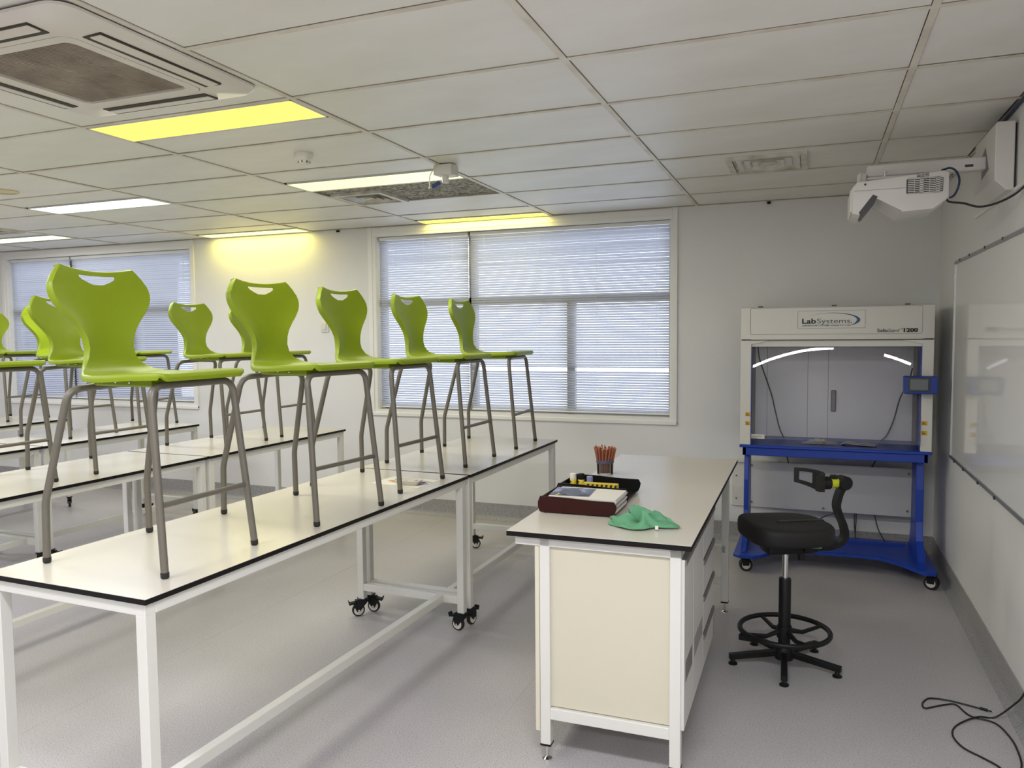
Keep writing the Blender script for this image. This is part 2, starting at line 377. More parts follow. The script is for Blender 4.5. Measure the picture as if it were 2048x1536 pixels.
# windows: recess lining, architrave, frame and panes
def window(name, xa, xb, mull, label, left_trim=True):
    o = bpy.data.objects.new(name, None); C.objects.link(o); o.location = ((xa + xb) / 2, YB, 0); struct(o, label)
    ox = (xa + xb) / 2
    def P(nm, b, m, sm=None): return obj(nm, b.xform(Matrix.Translation((-ox, -YB, 0))), m, o, sm)
    zt = ZC
    P('architrave', B().box(xb + .004, xb + .046, YB - .016, YB + .002, WZ - .05, zt), 'trim')
    P('architrave', B().box(xa - .075, xa - .035, YB - .016, YB + .002, WZ - .05, zt), 'trim')
    P('inner_trim', B().box(xa - .037, xa, YB - .008, YB + .002, WZ - .03, zt), 'trim')
    P('inner_trim', B().box(xb - .012, xb + .005, YB - .008, YB + .002, WZ - .03, zt), 'trim')
    P('sill', B().box(xa - .075, xb + .046, YB - .022, YB + .002, WZ - .062, WZ - .03, .003).box(xa - .04, xb + .006, YB - .012, YB + .12, WZ - .032, WZ - .004), 'trim')
    P('reveal', B().box(xa - .01, xa + .006, YB, YB + .15, WZ - .01, zt), 'trim')
    P('reveal', B().box(xb - .006, xb + .01, YB, YB + .15, WZ - .01, zt), 'trim')
    v = P('pelmet', B().box(xa - .037, xb + .004, YB - .012, YB + .02, zt - .088, zt - .002, .003), 'trim')
    P('pelmet_bead', B().box(xa - .037, xb + .004, YB - .015, YB - .010, zt - .058, zt - .053), 'trim')
    fr = B(); y0, y1 = YB + .115, YB + .155
    fr.box(xa, xb, y0, y1, WZ - .004, WZ + .04).box(xa, xb, y0, y1, zt - .12, zt - .03)
    fr.box(xa, xa + .04, y0, y1, WZ, zt - .04).box(xb - .04, xb, y0, y1, WZ, zt - .04)
    P('window_frame', fr, 'winframe')
    zr = 1.945
    P('transom', B().box(xa, xb, y0 - .01, y1 + .01, zr - .035, zr + .035), 'winframe')
    xs = [xa + .04] + mull + [xb - .04]
    for m_ in mull: P('mullion', B().box(m_ - .035, m_ + .035, y0 - .01, y1 + .01, WZ, zr if m_ != mull[0] else zt - .05), 'winframe')
    for a, b in zip(xs, xs[1:]):
        P('pane', B().box(a, b, y1 - .012, y1 - .008, WZ + .03, zr), 'glass')
    P('pane', B().box(xs[0], xs[1], y1 - .012, y1 - .008, zr, zt - .06), 'glass'); P('pane', B().box(xs[1], xs[-1], y1 - .012, y1 - .008, zr, zt - .06), 'glass')
    return o
window('window_1', w1[0], w1[1], [-2.845, -1.93], 'wide white framed window next to the fume cupboard')
window('window_2', w2[0], w2[1], [-7.70, -6.82], 'wide white framed window beyond the far benches')

# venetian blinds
PITCH, CHORD, TILT = .0212, .0252, math.radians(-48)
def slat_mesh(L):
    b = B(); n = 4; rows = []
    for k in range(n + 1):
        u = (k / n - .5) * CHORD; h = -.0022 * (1 - (2 * k / n - 1) ** 2)
        y, z = u * math.cos(TILT) - h * math.sin(TILT), u * math.sin(TILT) + h * math.cos(TILT)
        rows.append([b.bm.verts.new((x, y, z)) for x in (-L / 2, L / 2)])
    for A, D in zip(rows, rows[1:]): b.bm.faces.new((A[0], A[1], D[1], D[0]))
    return mesh('slat', b, 'slat', 60)
def blind(xa, xb, label, cords, gap=None, wand=None):
    yb = YB + .052; L = xb - xa; xc = (xa + xb) / 2; zt = ZC - .09; zb = WZ + .012
    t = thing('venetian_blind', label, 'blind', (xc, yb, zb), 0, 'white venetian blinds')
    obj('head_rail', B().box(-L / 2, L / 2, -.014, .014, zt - zb - .03, zt - zb), 'trim', t)
    obj('bottom_rail', B().box(-L / 2, L / 2, -.012, .012, .0, .012, .003), 'trim', t)
    me = slat_mesh(L); n = int((zt - zb - .045) / PITCH)
    for k in range(n):
        z = .024 + PITCH * k; o = link('slat', me, t, (0, 0, z))
        o.rotation_euler = (random.uniform(-.045, .045), random.uniform(-.0006, .0006), 0)
        if gap and abs(z + zb - gap) < PITCH * .55: o.location.z -= .006; o.rotation_euler.x = .75
        elif gap and 0 < z + zb - gap < PITCH * 1.6: o.location.z += .004; o.rotation_euler.x = .35
    for cx in cords:
        obj('ladder_cord', B().tube([(cx - xc, -.0135, .01), (cx - xc, -.0135, zt - zb - .02)], .0011, 5), 'paper', t)
    if wand: obj('tilt_wand', B().tube([(wand - xc, -.022, zt - zb - .03), (wand - xc, -.024, zt - zb - .62)], .004, 8), 'acrylic', t); obj('wand_tip', B().tube([(wand - xc, -.024, zt - zb - .60), (wand - xc, -.024, zt - zb - .70)], .005, 8), 'black', t)
    return t
blind(w1[0] + .012, -2.858, 'narrow white venetian blind on the window next to the fume cupboard', (-3.595, -3.30, -3.013))
blind(-2.835, w1[1] - .01, 'wide white venetian blind with a bright gap between its slats', (-2.70, -2.19, -1.687, -1.187), gap=1.336, wand=-2.846)
blind(w2[0] + .012, -7.715, 'narrow white venetian blind on the window beyond the far benches', (-8.5, -7.9))
blind(-7.69, w2[1] - .01, 'wide white venetian blind without gaps on the window beyond the far benches', (-7.55, -6.83, -6.1), wand=-7.70)

# ------------------------------------------------------------------ ceiling fittings
def ceiling_light(c, a, b, mk, col, watts, label):
    xa, xb = X0 + 1.2 * c + .014, X0 + 1.2 * (c + 1) - .014; ya, yb = Y0 + .6 * a + .012, min(Y0 + .6 * b - .012, YB - .014)
    cx, cy = (xa + xb) / 2, (ya + yb) / 2; hx, hy = (xb - xa) / 2, (yb - ya) / 2
    t = thing('ceiling_light', label or 'white ceiling light panel in the rows over the rear of the room', 'light', (cx, cy, ZC), 0, 'recessed ceiling light panels')
    f = B(); w = .008
    f.box(-hx, hx, -hy, -hy + w, -.002, .02).box(-hx, hx, hy - w, hy, -.002, .02).box(-hx, -hx + w, -hy, hy, -.002, .02).box(hx - w, hx, -hy, hy, -.002, .02)
    obj('frame', f, 'frame', t)
    obj('diffuser', B().box(-hx + w, hx - w, -hy + w, hy - w, 0, .004), mk, t)
    ld = bpy.data.lights.new('lamp', 'AREA'); ld.shape = 'RECTANGLE'; ld.size = 2 * hx - .04; ld.size_y = 2 * hy - .03; ld.energy = watts; ld.color = col
    lo = bpy.data.objects.new('lamp', ld); C.objects.link(lo); lo.parent = t; lo.location = (0, 0, -.004)
for L in LIGHTS: ceiling_light(*L)

def diffuser(cx, cy, h, label, m='louver', dz=0):
    t = thing('air_vent', label, 'vent', (cx, cy, ZC + dz), 0, 'square ceiling air vents')
    sq = lambda r: [(-r, -r), (r, -r), (r, r), (-r, r)]
    obj('frame', B().ring(sq(h), sq(h - .035), 'z', -.012, .01), m, t)
    obj('throat', B().box(-h + .03, h - .03, -h + .03, h - .03, .05, .055), 'slotdark', t)
    r = h - .04
    for i in range(4):
        a, b = r - i * .044, r - i * .044 - .030
        bb = B(); o = sq(a); n = sq(b)
        V0 = [bb.bm.verts.new((x, y, -.008)) for x, y in o]; V1 = [bb.bm.verts.new((x, y, .028)) for x, y in n]
        for k in range(4): bb.bm.faces.new((V0[k], V0[(k + 1) % 4], V1[(k + 1) % 4], V1[k]))
        obj('louvre', bb, m, t)
    obj('centre_plate', B().box(-.03, .03, -.03, .03, -.006, 0), m, t)
diffuser(-.262, 4.885, .222, 'square ceiling air vent in an intact tile near the projector')
diffuser(-3.015, 4.965, .205, 'square ceiling air vent beside the bare fibre board', dz=.004)
diffuser(-7.06, 5.0, .19, 'dark ceiling air vent near the far window')

# cassette air conditioner
ac = thing('air_conditioner', 'off-white four-way ceiling air conditioner with a dusty brown grille', 'air conditioner', (-2.53, 2.155, ZC))
H = .455
def ac_panel():
    b = B(); o = rrect(-H, H, -H, H, .07, 6); i = rrect(-.305, .305, -.305, .305, .05, 6)
    o2 = rrect(-H + .02, H - .02, -H + .02, H - .02, .06, 6)
    rings = [[b.bm.verts.new((x, y, z)) for x, y in p] for p, z in ((o, -.003), (o, -.012), (o2, -.03), (i, -.036), (i, -.028))]
    n = len(o)
    for A, D in zip(rings, rings[1:]):
        for k in range(n): b.bm.faces.new((A[k], A[(k + 1) % n], D[(k + 1) % n], D[k]))
    return b
obj('panel', ac_panel(), 'acwhite', ac, 40)
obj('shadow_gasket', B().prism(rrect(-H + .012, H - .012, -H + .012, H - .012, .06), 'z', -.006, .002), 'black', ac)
gr = obj('intake_grille', B().prism(rrect(-.262, .262, -.262, .262, .035), 'z', -.026, -.018), 'acgrille', ac)
obj('grille_rim', B().ring(rrect(-.303, .303, -.303, .303, .05), rrect(-.262, .262, -.262, .262, .035), 'z', -.037, -.022), 'acwhite', gr)
gb = B()
for k in range(60):
    y = -.256 + k * .512 / 59; gb.box(-.256, .256, y - .0016, y + .0016, -.030, -.025)
gb.box(-.002, .002, -.258, .258, -.031, -.025).box(-.13, -.126, -.258, .258, -.031, -.025).box(.126, .13, -.258, .258, -.031, -.025)
g_ = obj('grille_bars', gb, 'acgrille', gr); g_['kind'] = 'stuff'
for q in range(4):
    a = q * PI / 2
    sl = obj('outlet_slot', B().box(-.27, .27, .335, .412, -.0375, -.030), 'slotdark', ac, rot=(0, 0, a))
    obj('swing_flap', B().box(-.264, .264, .360, .4075, -.0405, -.036, .001).xform(Matrix.Translation((0, .375, -.038)) @ Matrix.Rotation(.10, 4, 'X') @ Matrix.Translation((0, -.375, .038))), 'acwhite', sl)

# smoke detector, sensor, speaker, clips
sd = thing('smoke_detector', 'round white smoke detector under the ceiling beside the yellow lights', 'smoke detector', (-2.616, 3.625, ZC))
obj('base', B().lathe([(.052, .004), (.052, -.018), (.048, -.024)], 28), 'ivory', sd, 40)
obj('head', B().lathe([(.046, -.022), (.044, -.034), (.034, -.040), (.032, -.052), (.024, -.058), (.004, -.059)], 28), 'ivory', sd, 40)
for k in range(8):
    a = k * PI / 4 + .3; obj('vent_slit', B().box(-.003, .003, .029, .0345, -.051, -.040), 'pjdark', sd, rot=(0, 0, a))
sn = thing('ceiling_sensor', 'white box bracket under the ceiling with a dangling blue-tipped wire', 'sensor', (-2.02, 4.185, ZC - .002))
obj('housing', B().prism([(-.062, -.05), (.05, -.05), (.062, 0), (.05, .055), (-.05, .055)], 'z', -.062, 0, .005, 2), 'ivory', sn, 40)
obj('stem', B().lathe([(.02, -.06), (.02, -.10), (.016, -.103)], 16, (-.005, -.01, 0)), 'ivory', sn, 40)
obj('loose_wire', B().tube(spline([(-.03, -.05, .0), (-.06, -.055, -.03), (-.085, -.055, -.07), (-.088, -.05, -.115), (-.095, -.05, -.135), (-.07, -.05, -.125)]), .003, 6), 'ivory', sn, 60)
obj('connector', B().box(-.028, .028, -.011, .011, -.012, .012, .003).xform(Matrix.Translation((-.045, -.05, -.118)) @ Matrix.Rotation(-.45, 4, 'Y')), 'bluecap', sn)
sp = thing('ceiling_speaker', 'round cream flush ceiling disc near the white light panel', 'speaker', (-5.14, 3.73, ZC + .004))
obj('rim', B().lathe([(.10, 0), (.10, -.008), (.085, -.012), (.08, -.006)], 28, cap=False), 'disc', sp, 40)
obj('cone_cover', B().lathe([(.082, -.004), (.05, -.009), (.004, -.01)], 28), 'disc', sp, 40)
for x, lb in ((-4.172, 'small black clip at the wall top between the two windows'), (-.322, 'small black clip at the wall top above the fume cupboard')):
    t = thing('ceiling_clip', lb, 'clip', (x, YB, ZC - .004), 0, 'black clips under the ceiling edge')
    obj('body', B().box(-.014, .014, -.022, 0, -.016, 0, .003), 'black', t); obj('tongue', B().box(-.006, .006, -.026, -.02, -.02, -.002), 'black', t)
# switch plates
def plate(x, z, w, h, label, nm='light_switch', cat='switch'):
    t = thing(nm, label, cat, (x, YB, z))
    obj('plate', B().box(-w / 2, w / 2, -.012, .001, -h / 2, h / 2, .003, 2), 'ivory', t, 40)
    obj('rocker', B().box(-w * .22, w * .22, -.020, -.01, -h * .28, h * .28, .003), 'ivory', t, 40)
plate(-4.345, 1.738, .085, .118, 'ivory wall switch plate between the two windows')
plate(-4.74, 1.41, .085, .085, 'small white wall plate low behind the second bench row', 'wall_plate', 'wall plate')
sp_ = thing('service_panel', 'white wall panel with screws low beside the fume cupboard', 'panel', (-.34, YB, .283))
obj('cover', B().box(-.237, .24, -.018, .001, 0, .372, .004), 'hoodwhite', sp_)
obj('ledge', B().box(-.237, .11, -.045, -.017, .35, .372, .003), 'hoodwhite', sp_)
for x, z in ((-.20, .24), (-.20, .06)): obj('screw', B().lathe([(.006, -.021), (.006, -.017)], 10, (x, 0, z), 'y'), 'pjdark', sp_)

# ------------------------------------------------------------------ whiteboard
wbd = thing('whiteboard', 'long glossy whiteboard with a thin aluminium frame on the wall', 'whiteboard', (XR, 4.31, .853))
obj('surface', B().box(-.018, .001, -1.205, 1.205, 0, 1.212), 'board', wbd)
for z0, z1 in ((-.008, .012), (1.2, 1.22)): obj('frame_rail', B().box(-.024, 0, -1.215, 1.215, z0, z1, .002), 'alu', wbd)
for y0, y1 in ((-1.217, -1.2), (1.2, 1.217)): obj('frame_stile', B().box(-.024, 0, y0, y1, -.008, 1.22, .002), 'alu', wbd)
for y in (1.02, .72, .30, -.1): obj('frame_clip', B().box(-.03, -.02, y - .008, y + .008, -.010, .006, .002), 'pjdark', wbd); obj('frame_clip', B().box(-.028, -.02, y - .006, y + .006, 1.208, 1.222, .002), 'pjdark', wbd)

# ------------------------------------------------------------------ projector and wall mount
pj = thing('projector', 'white short-throw projector hanging from a wall arm', 'projector', (.37, 4.30, 2.2))
def off(poly): return [(x - .37, z - 2.2) for x, z in poly]
prof = off([(.172, 2.212), (.170, 2.335), (.192, 2.362), (.56, 2.388), (.583, 2.378), (.583, 2.262), (.52, 2.214), (.385, 2.207), (.283, 2.282), (.262, 2.280), (.205, 2.203)])
obj('body', B().prism(prof, 'y', -.165, .165, .006, 2), 'proj', pj, 35)
obj('lens_window', B().prism(off([(.200, 2.214), (.262, 2.297), (.284, 2.286), (.218, 2.200)]), 'y', -.1662, .06), 'pjdark', pj)
obj('side_cap', B().box(-.207, -.196, -.16, .16, .02, .13, .004), 'proj', pj)
vg = obj('vent_recess', B().prism(rrect(.405 - .37, .558 - .37, .088, .160, .008), 'y', -.1675, -.160), 'pjdark', pj)
bb = B()
for k in range(9): z = .0905 + k * .0083; bb.box(.04, .186, -.1695, -.166, z - .0016, z + .0016)
for x in (.098, .166, .068, .132): bb.box(x - (.008 if x in (.098, .166) else .001), x + (.008 if x in (.098, .166) else .001), -.1695, -.166, .09, .158)
g_ = obj('vent_bars', bb, 'proj', vg); g_['kind'] = 'stuff'
vg2 = obj('upper_vent', B().box(.078, .128, -.1673, -.160, .165, .183), 'pjdark', pj)
bb = B()
for z in (.1695, .1745, .1795): bb.box(.078, .128, -.1690, -.166, z - .001, z + .001)
for x in (.095, .111): bb.box(x - .0012, x + .0012, -.169, -.166, .165, .183)
g_ = obj('vent_bars', bb, 'proj', vg2); g_['kind'] = 'stuff'
obj('sensor_dot', B().lathe([(.005, -.168), (.005, -.16)], 12, (-.143, 0, .147), 'y'), 'pjdark', pj)
obj('seam', B().box(-.19, .035, -.1668, -.164, .118, .1192), 'line', pj)
obj('mount_plate', B().box(-.13, .07, -.09, .09, .182, .192).box(-.17, -.13, -.03, .03, .175, .225, .004), 'proj', pj)
for x in (-.16, -.05): obj('mount_bolt', B().lathe([(.006, .185), (.006, .215), (.009, .215), (.009, .222)], 8, (x, -.06, 0)), 'chrome', pj)
mt = thing('projector_mount', 'white projector wall box with a long square extending arm', 'bracket', (XR, 4.315, 2.27))
mb = B().prism([(-.088, .05), (-.088, .298), (-.082, .305), (-.012, .305), (-.012, .0), (-.04, .0)], 'y', -.235, .235, .004)
obj('cover_box', mb, 'proj', mt)
obj('back_rail', B().box(-.014, .0, -.20, .20, .01, .30), 'pjdark', mt)
obj('slot', B().prism([(-.10, .12), (.06, .10), (.06, .21), (-.02, .235)], 'x', -.0895, -.086).xform(Matrix.Translation((0, .0, 0))), 'pull', mt)
obj('arm', B().box(-.60, -.08, -.035, .035, .135, .195, .006), 'proj', mt)
obj('arm_label', B().box(-.175, -.14, -.0362, -.034, .150, .162), 'pjdark', mt)
struct(obj('trim_1', B().box(XR - .012, XR + .001, 2.6, 4.98, 2.262, 2.278), 'trim'))
def cable(name, pts, r, label, m='cable', parent=None, n=8, cat='cable'):
    o = obj(name, B().tube(spline(pts, n), r, 7), m, parent, 60)
    if label: tag(o, label, cat)
    return o
cable('power_lead', [(.586, 4.30, 2.30), (.592, 4.24, 2.262), (.602, 4.19, 2.246), (.64, 4.12, 2.228), (.70, 4.10, 2.205), (.76, 4.05, 2.21), (.815, 3.98, 2.235), (.835, 3.80, 2.262)], .005, None, parent=None).name = 'projector_lead'
tag(bpy.data.objects['projector_lead'], 'black lead running from the projector to the wall', 'cable')
cable('looped_lead', [(.555, 4.17, 2.394), (.585, 4.15, 2.398), (.606, 4.12, 2.378), (.618, 4.10, 2.335), (.612, 4.10, 2.292), (.600, 4.12, 2.266), (.589, 4.15, 2.262)], .005, 'dark blue lead looping round the end of the projector', 'bluecable')
cable('ceiling_lead', [(.825, 4.54, 2.50), (.815, 4.50, 2.575), (.822, 4.42, 2.615), (.828, 4.25, 2.632), (.832, 3.9, 2.636)], .008, 'dark lead tucked along the ceiling above the projector mount', 'bluecable')

# ------------------------------------------------------------------ lab benches
def caster_parts(parent, x, y, ang, zt=.106):
    ca, sa = math.cos(ang), math.sin(ang); Mx = Matrix.Translation((x, y, 0)) @ Matrix.Rotation(ang, 4, 'Z')
    b = B().box(-.030, .030, -.026, .026, zt - .006, zt, .002)
    b.prism([(-.022, zt - .004), (.022, zt - .004), (.046, .078), (.052, .062), (.036, .030), (.018, .032), (-.006, .062), (-.024, .082)], 'y', -.018, -.012)
    b.prism([(-.022, zt - .004), (.022, zt - .004), (.046, .078), (.052, .062), (.036, .030), (.018, .032), (-.006, .062), (-.024, .082)], 'y', .012, .018)
    b.box(-.02, .045, -.013, .013, .072, zt - .008)
    b.prism([(.04, .090), (.074, .084), (.082, .096), (.086, .094), (.078, .070), (.070, .074), (.045, .076)], 'y', -.015, .015)
    c = obj('caster', b.xform(Mx), 'black', parent)
    obj('tyre', B().lathe([(.026, -.011), (.035, -.011), (.0375, -.006), (.0375, .006), (.035, .011), (.026, .011)], 24, (.026, 0, .0375), 'y').xform(Mx), 'rubber', c, 40)
    obj('wheel_hub', B().lathe([(.010, -.013), (.028, -.0118), (.028, .0118), (.010, .013)], 20, (.026, 0, .0375), 'y').xform(Mx), 'hub', c, 40)
    obj('axle_bolt', B().lathe([(.006, -.021), (.006, .021)], 8, (.026, 0, .0375), 'y').xform(Mx), 'chrome', c)
BZ = .87
def bench(nr, fr, label, cast):
    """teacher-side edge from near corner nr to far corner fr"""
    a, b = Vector(nr), Vector(fr); d = b - a; L = d.length; ang = math.atan2(d.y, d.x) - PI / 2; Wd = .72
    ctr = (a + b) / 2 + Vector((-math.cos(ang), -math.sin(ang))) * Wd / 2
    t = thing('lab_bench', label, 'bench', (ctr.x, ctr.y, 0), ang, 'white topped lab benches on casters')
    hx, hy = Wd / 2, L / 2
    wt = obj('worktop', B().box(-hx, hx, -hy, hy, BZ - .018, BZ - .0012, .0008), 'core', t)
    obj('laminate', B().box(-hx + .0006, hx - .0006, -hy + .0006, hy - .0006, BZ - .0013, BZ), 'lam', wt)
    lx, ly = hx - .034, hy - .03; q = .02; z1 = BZ - .018
    for sy in (-1, 1): obj('end_rail', B().box(-lx - q, lx + q, sy * ly - q, sy * ly + q, z1 - .04, z1, .002), 'frame', t)
    for sx in (-1, 1): obj('side_rail', B().box(sx * lx - q, sx * lx + q, -ly + q, ly - q, z1 - .04, z1, .002), 'frame', t)
    i = 0
    for sx in (-1, 1):
        for sy in (-1, 1):
            obj('leg', B().box(sx * lx - q, sx * lx + q, sy * ly - q, sy * ly + q, .104, z1 - .038, .002), 'frame', t)
            caster_parts(t, sx * lx, sy * ly, cast[i]); i += 1
    for sy in (-1, 1): obj('cross_bar', B().box(-lx + q, lx - q, sy * ly - q, sy * ly + q, .155, .197, .002), 'frame', t)
    xb = lx - .125
    obj('foot_rail', B().box(xb - q, xb + q, -ly + q, ly - q, .155, .197, .002), 'frame', t)
    return t
r1 = 'in the row beside the teacher desk'; 
bench((-1.823, 1.698), (-1.757, 3.860), 'long lab bench ' + r1 + ', carrying a foam tray on paper', (.3, -2.4, -1.9, 3.0))
bench((-1.756, 3.887), (-1.738, 5.41), 'short lab bench ' + r1 + ', nearer the window', (.2, .5, 1.4, .3))
bench((-3.668, 1.78), (-3.648, 3.945), 'long lab bench in the second row from the teacher desk', (.2, -1.9, -.5, -2.6))
bench((-3.645, 3.96), (-3.62, 5.50), 'short lab bench in the second row from the teacher desk, nearer the window', (.6, 2.2, .9, 2.8))
bench((-5.185, 1.78), (-5.152, 3.94), 'long lab bench in the third row from the teacher desk', (.3, 2.2, 2.9, 2.5))
bench((-5.148, 3.955), (-5.106, 5.43), 'short lab bench in the third row from the teacher desk, nearer the window', (2.4, 1.1, .4, 2.7))
bench((-6.74, 3.95), (-6.708, 5.45), 'lab bench in the row farthest from the teacher desk', (.4, 2.2, 1.1, 2.5))

# ------------------------------------------------------------------ high stools
def stool_shell():
    # profile points: x, z, half width, edge curl forward
    K = [(.258, .630, .170, 0), (.264, .643, .180, 0), (.258, .654, .187, 0), (.245, .659, .192, 0), (.20, .658, .197, 0), (.12, .652, .203, .004), (.04, .645, .203, .006), (-.04, .640, .196, .008),
         (-.10, .640, .178, .010), (-.140, .648, .150, .012), (-.166, .668, .122, .014), (-.180, .70, .100, .016), (-.186, .735, .092, .018), (-.190, .77, .097, .020), (-.195, .80, .112, .022),
         (-.201, .83, .136, .024), (-.207, .86, .165, .026), (-.213, .89, .189, .026), (-.217, .912, .199, .026), (-.220, .93, .202, .025), (-.223, .945, .201, .024), (-.2255, .957, .198, .023),
         (-.2265, .963, .196, .023), (-.228, .971, .189, .022), (-.230, .980, .184, .022), (-.232, .990, .177, .021), (-.2345, 1.000, .168, .020), (-.236, 1.006, .163, .02), (-.238, 1.013, .156, .019), (-.240, 1.020, .149, .018)]
    hole = {22: .020, 23: .043, 24: .064, 25: .076, 26: .076}
    bm = bmesh.new(); N = len(K); rows = []; LB = []
    def nrm(i):
        a, b = K[max(0, i - 1)], K[min(N - 1, i + 1)]; tx, tz = b[0] - a[0], b[1] - a[1]; l = math.hypot(tx, tz)
        return (tz / l, -tx / l), (tx / l, tz / l)     # front/top facing normal, tangent
    NS = 5
    def cols(i):
        w = K[i][2]
        if i in hole: h = hole[i]
        elif i > 26: h = .076 - (i - 26) * .003
        elif i >= 16: h = .020 + (22 - i) * .006
        else: h = .3 * w
        L = [-w + (w - h) * k / NS for k in range(NS)] + [-h + 2 * h * k / 6 for k in range(6)] + [h + (w - h) * k / NS for k in range(NS + 1)]
        return L
    NC = None
    for i in range(N):
        x, z, w, cu = K[i]; n, t = nrm(i); sag = 0
        row = []
        L = cols(i)
        pts = []
        for y in L:
            f = cu * (y / w) ** 2 * 1.0; tl = 0
            if i >= 25: tl = (-.010 + .012 * (y / w) ** 2) * (i - 24) / 5
            pts.append((x + n[0] * f + t[0] * tl, y, z + n[1] * f + t[1] * tl))
        lipb = (.026 if i > 11 else .024)
        LB.append(lipb)
        e0, e1 = pts[0], pts[-1]
        def lip(e, s, out, back): return (e[0] - n[0] * back, e[1] + s * out, e[2] - n[1] * back)
        row = [lip(e0, -1, .005, lipb), lip(e0, -1, .007, lipb * .6), lip(e0, -1, .0045, lipb * .18)] + pts + [lip(e1, 1, .0045, lipb * .18), lip(e1, 1, .007, lipb * .6), lip(e1, 1, .005, lipb)]
        rows.append(row)
    # rolled rows past the top and the front
    n, t = nrm(N - 1); last = rows[-1]
    for f, bk in ((.004, .005), (.005, .016), (.003, .029)):
        row = []
        for j, p in enumerate(last):
            jj = min(j, len(last) - 1 - j); own = (.026, .0156, .0047)[jj] if jj < 3 else 0; b2 = max(0, bk - own); f2 = f * (1 if jj > 2 else jj / 3)
            row.append((p[0] + t[0] * f2 - n[0] * b2, p[1], p[2] + t[1] * f2 - n[1] * b2))
        rows.append(row)
    V = [[bm.verts.new(p) for p in r] for r in rows]; nc = len(rows[0])
    for i in range(len(V) - 1):
        for j in range(nc - 1):
            if 22 <= i < 26 and 3 + NS <= j < 3 + NS + 6: continue
            bm.faces.new((V[i][j], V[i][j + 1], V[i + 1][j + 1], V[i + 1][j]))
    bmesh.ops.recalc_face_normals(bm, faces=bm.faces)
    bmesh.ops.solidify(bm, geom=bm.faces[:], thickness=.0055)
    return bm
def leg_paths():
    F, Rr = [], []
    for s in (-1, 1):
        F.append(arc([(.262, s * .212, .012), (.203, s * .186, .615), (.200, 0, .615)], .05, 7))
        Rr.append(arc([(-.262, s * .22, .012), (-.262, s * .216, .21), (-.165, s * .188, .598), (-.150, 0, .606)], [.022, .05], 7))
    return F, Rr
def smooth_kink(p): return p
TR = .0125
ME = {}
ME['shell'] = mesh('seat_shell', stool_shell(), 'green', 50)
tray = B(); tray.prism([(-.125, -.12), (.17, -.15), (.17, .15), (-.125, .12)], 'z', .608, .638, .006)
ME['tray'] = mesh('under_tray', tray, 'green', 40)
Fp, Rp = leg_paths()
ME['legs'] = [mesh('leg', B().tube(p, TR, 12), 'tube', 50) for p in Fp + Rp]
ME['feet'] = []
for p in Fp + Rp:
    a = Vector(p[0]); d = (Vector(p[1]) - a).normalized()
    ME['feet'].append(mesh('foot_cap', B().tube([(a.x, a.y, 0), (a.x, a.y, .004), a + d * .008], [.010, .0135, .0138], 12), 'rubber', 50))
zs = .23; f = zs / .615
ME['bar'] = mesh('footrest', B().tube([(.262 - .059 * f - .0, -(.212 - .026 * f), zs), (.262 - .059 * f, .212 - .026 * f, zs)], .0095, 10), 'tube', 50)
ME['rivet'] = mesh('rivet', B().lathe([(.0045, 0), (.0045, .004), (.002, .006)], 8, axis='y'), 'chrome')
GRP = 'lime green stools stood on the benches'
def stool(x, y, rz, label):
    t = thing('lab_stool', label, 'stool', (x, y, BZ), rz, GRP)
    link('seat_shell', ME['shell'], t); u = link('under_tray', ME['tray'], t)
    for x_ in (-.07, .0, .07): link('rivet', ME['rivet'], u, (x_, -.138 - x_ * .1, .624), (0, 0, PI))
    for lm, fm in zip(ME['legs'], ME['feet']):
        l = link('leg', lm, t); link('foot_cap', fm, l)
    link('footrest', ME['bar'], t)
    return t
st1 = 'lime green stool on the bench row beside the teacher desk, '
for x, y, r, w in ((-2.185, 2.09, -.01, 'fifth from the window'), (-2.102, 2.855, -.12, 'fourth from the window'), (-2.122, 3.53, -.05, 'third from the window'),
                   (-2.135, 4.30, -.015, 'second from the window'), (-2.12, 5.055, .03, 'nearest the window')): stool(x, y, r, st1 + w)
st2 = 'lime green stool on the second bench row from the teacher desk, '
for x, y, r, w in ((-4.06, 2.765, .0, 'fourth from the window'), (-4.05, 3.425, .02, 'third from the window'), (-4.045, 4.48, .0, 'second from the window'), (-4.06, 5.11, -.01, 'nearest the window')): stool(x, y, r, st2 + w)
st3 = 'lime green stool on the third bench row from the teacher desk, '
for x, y, r, w in ((-5.57, 4.51, .0, 'second from the window'), (-5.62, 5.21, .03, 'nearest the window')): stool(x, y, r, st3 + w)
stool(-7.25, 5.215, .03, 'lime green stool on the bench row farthest from the teacher desk')

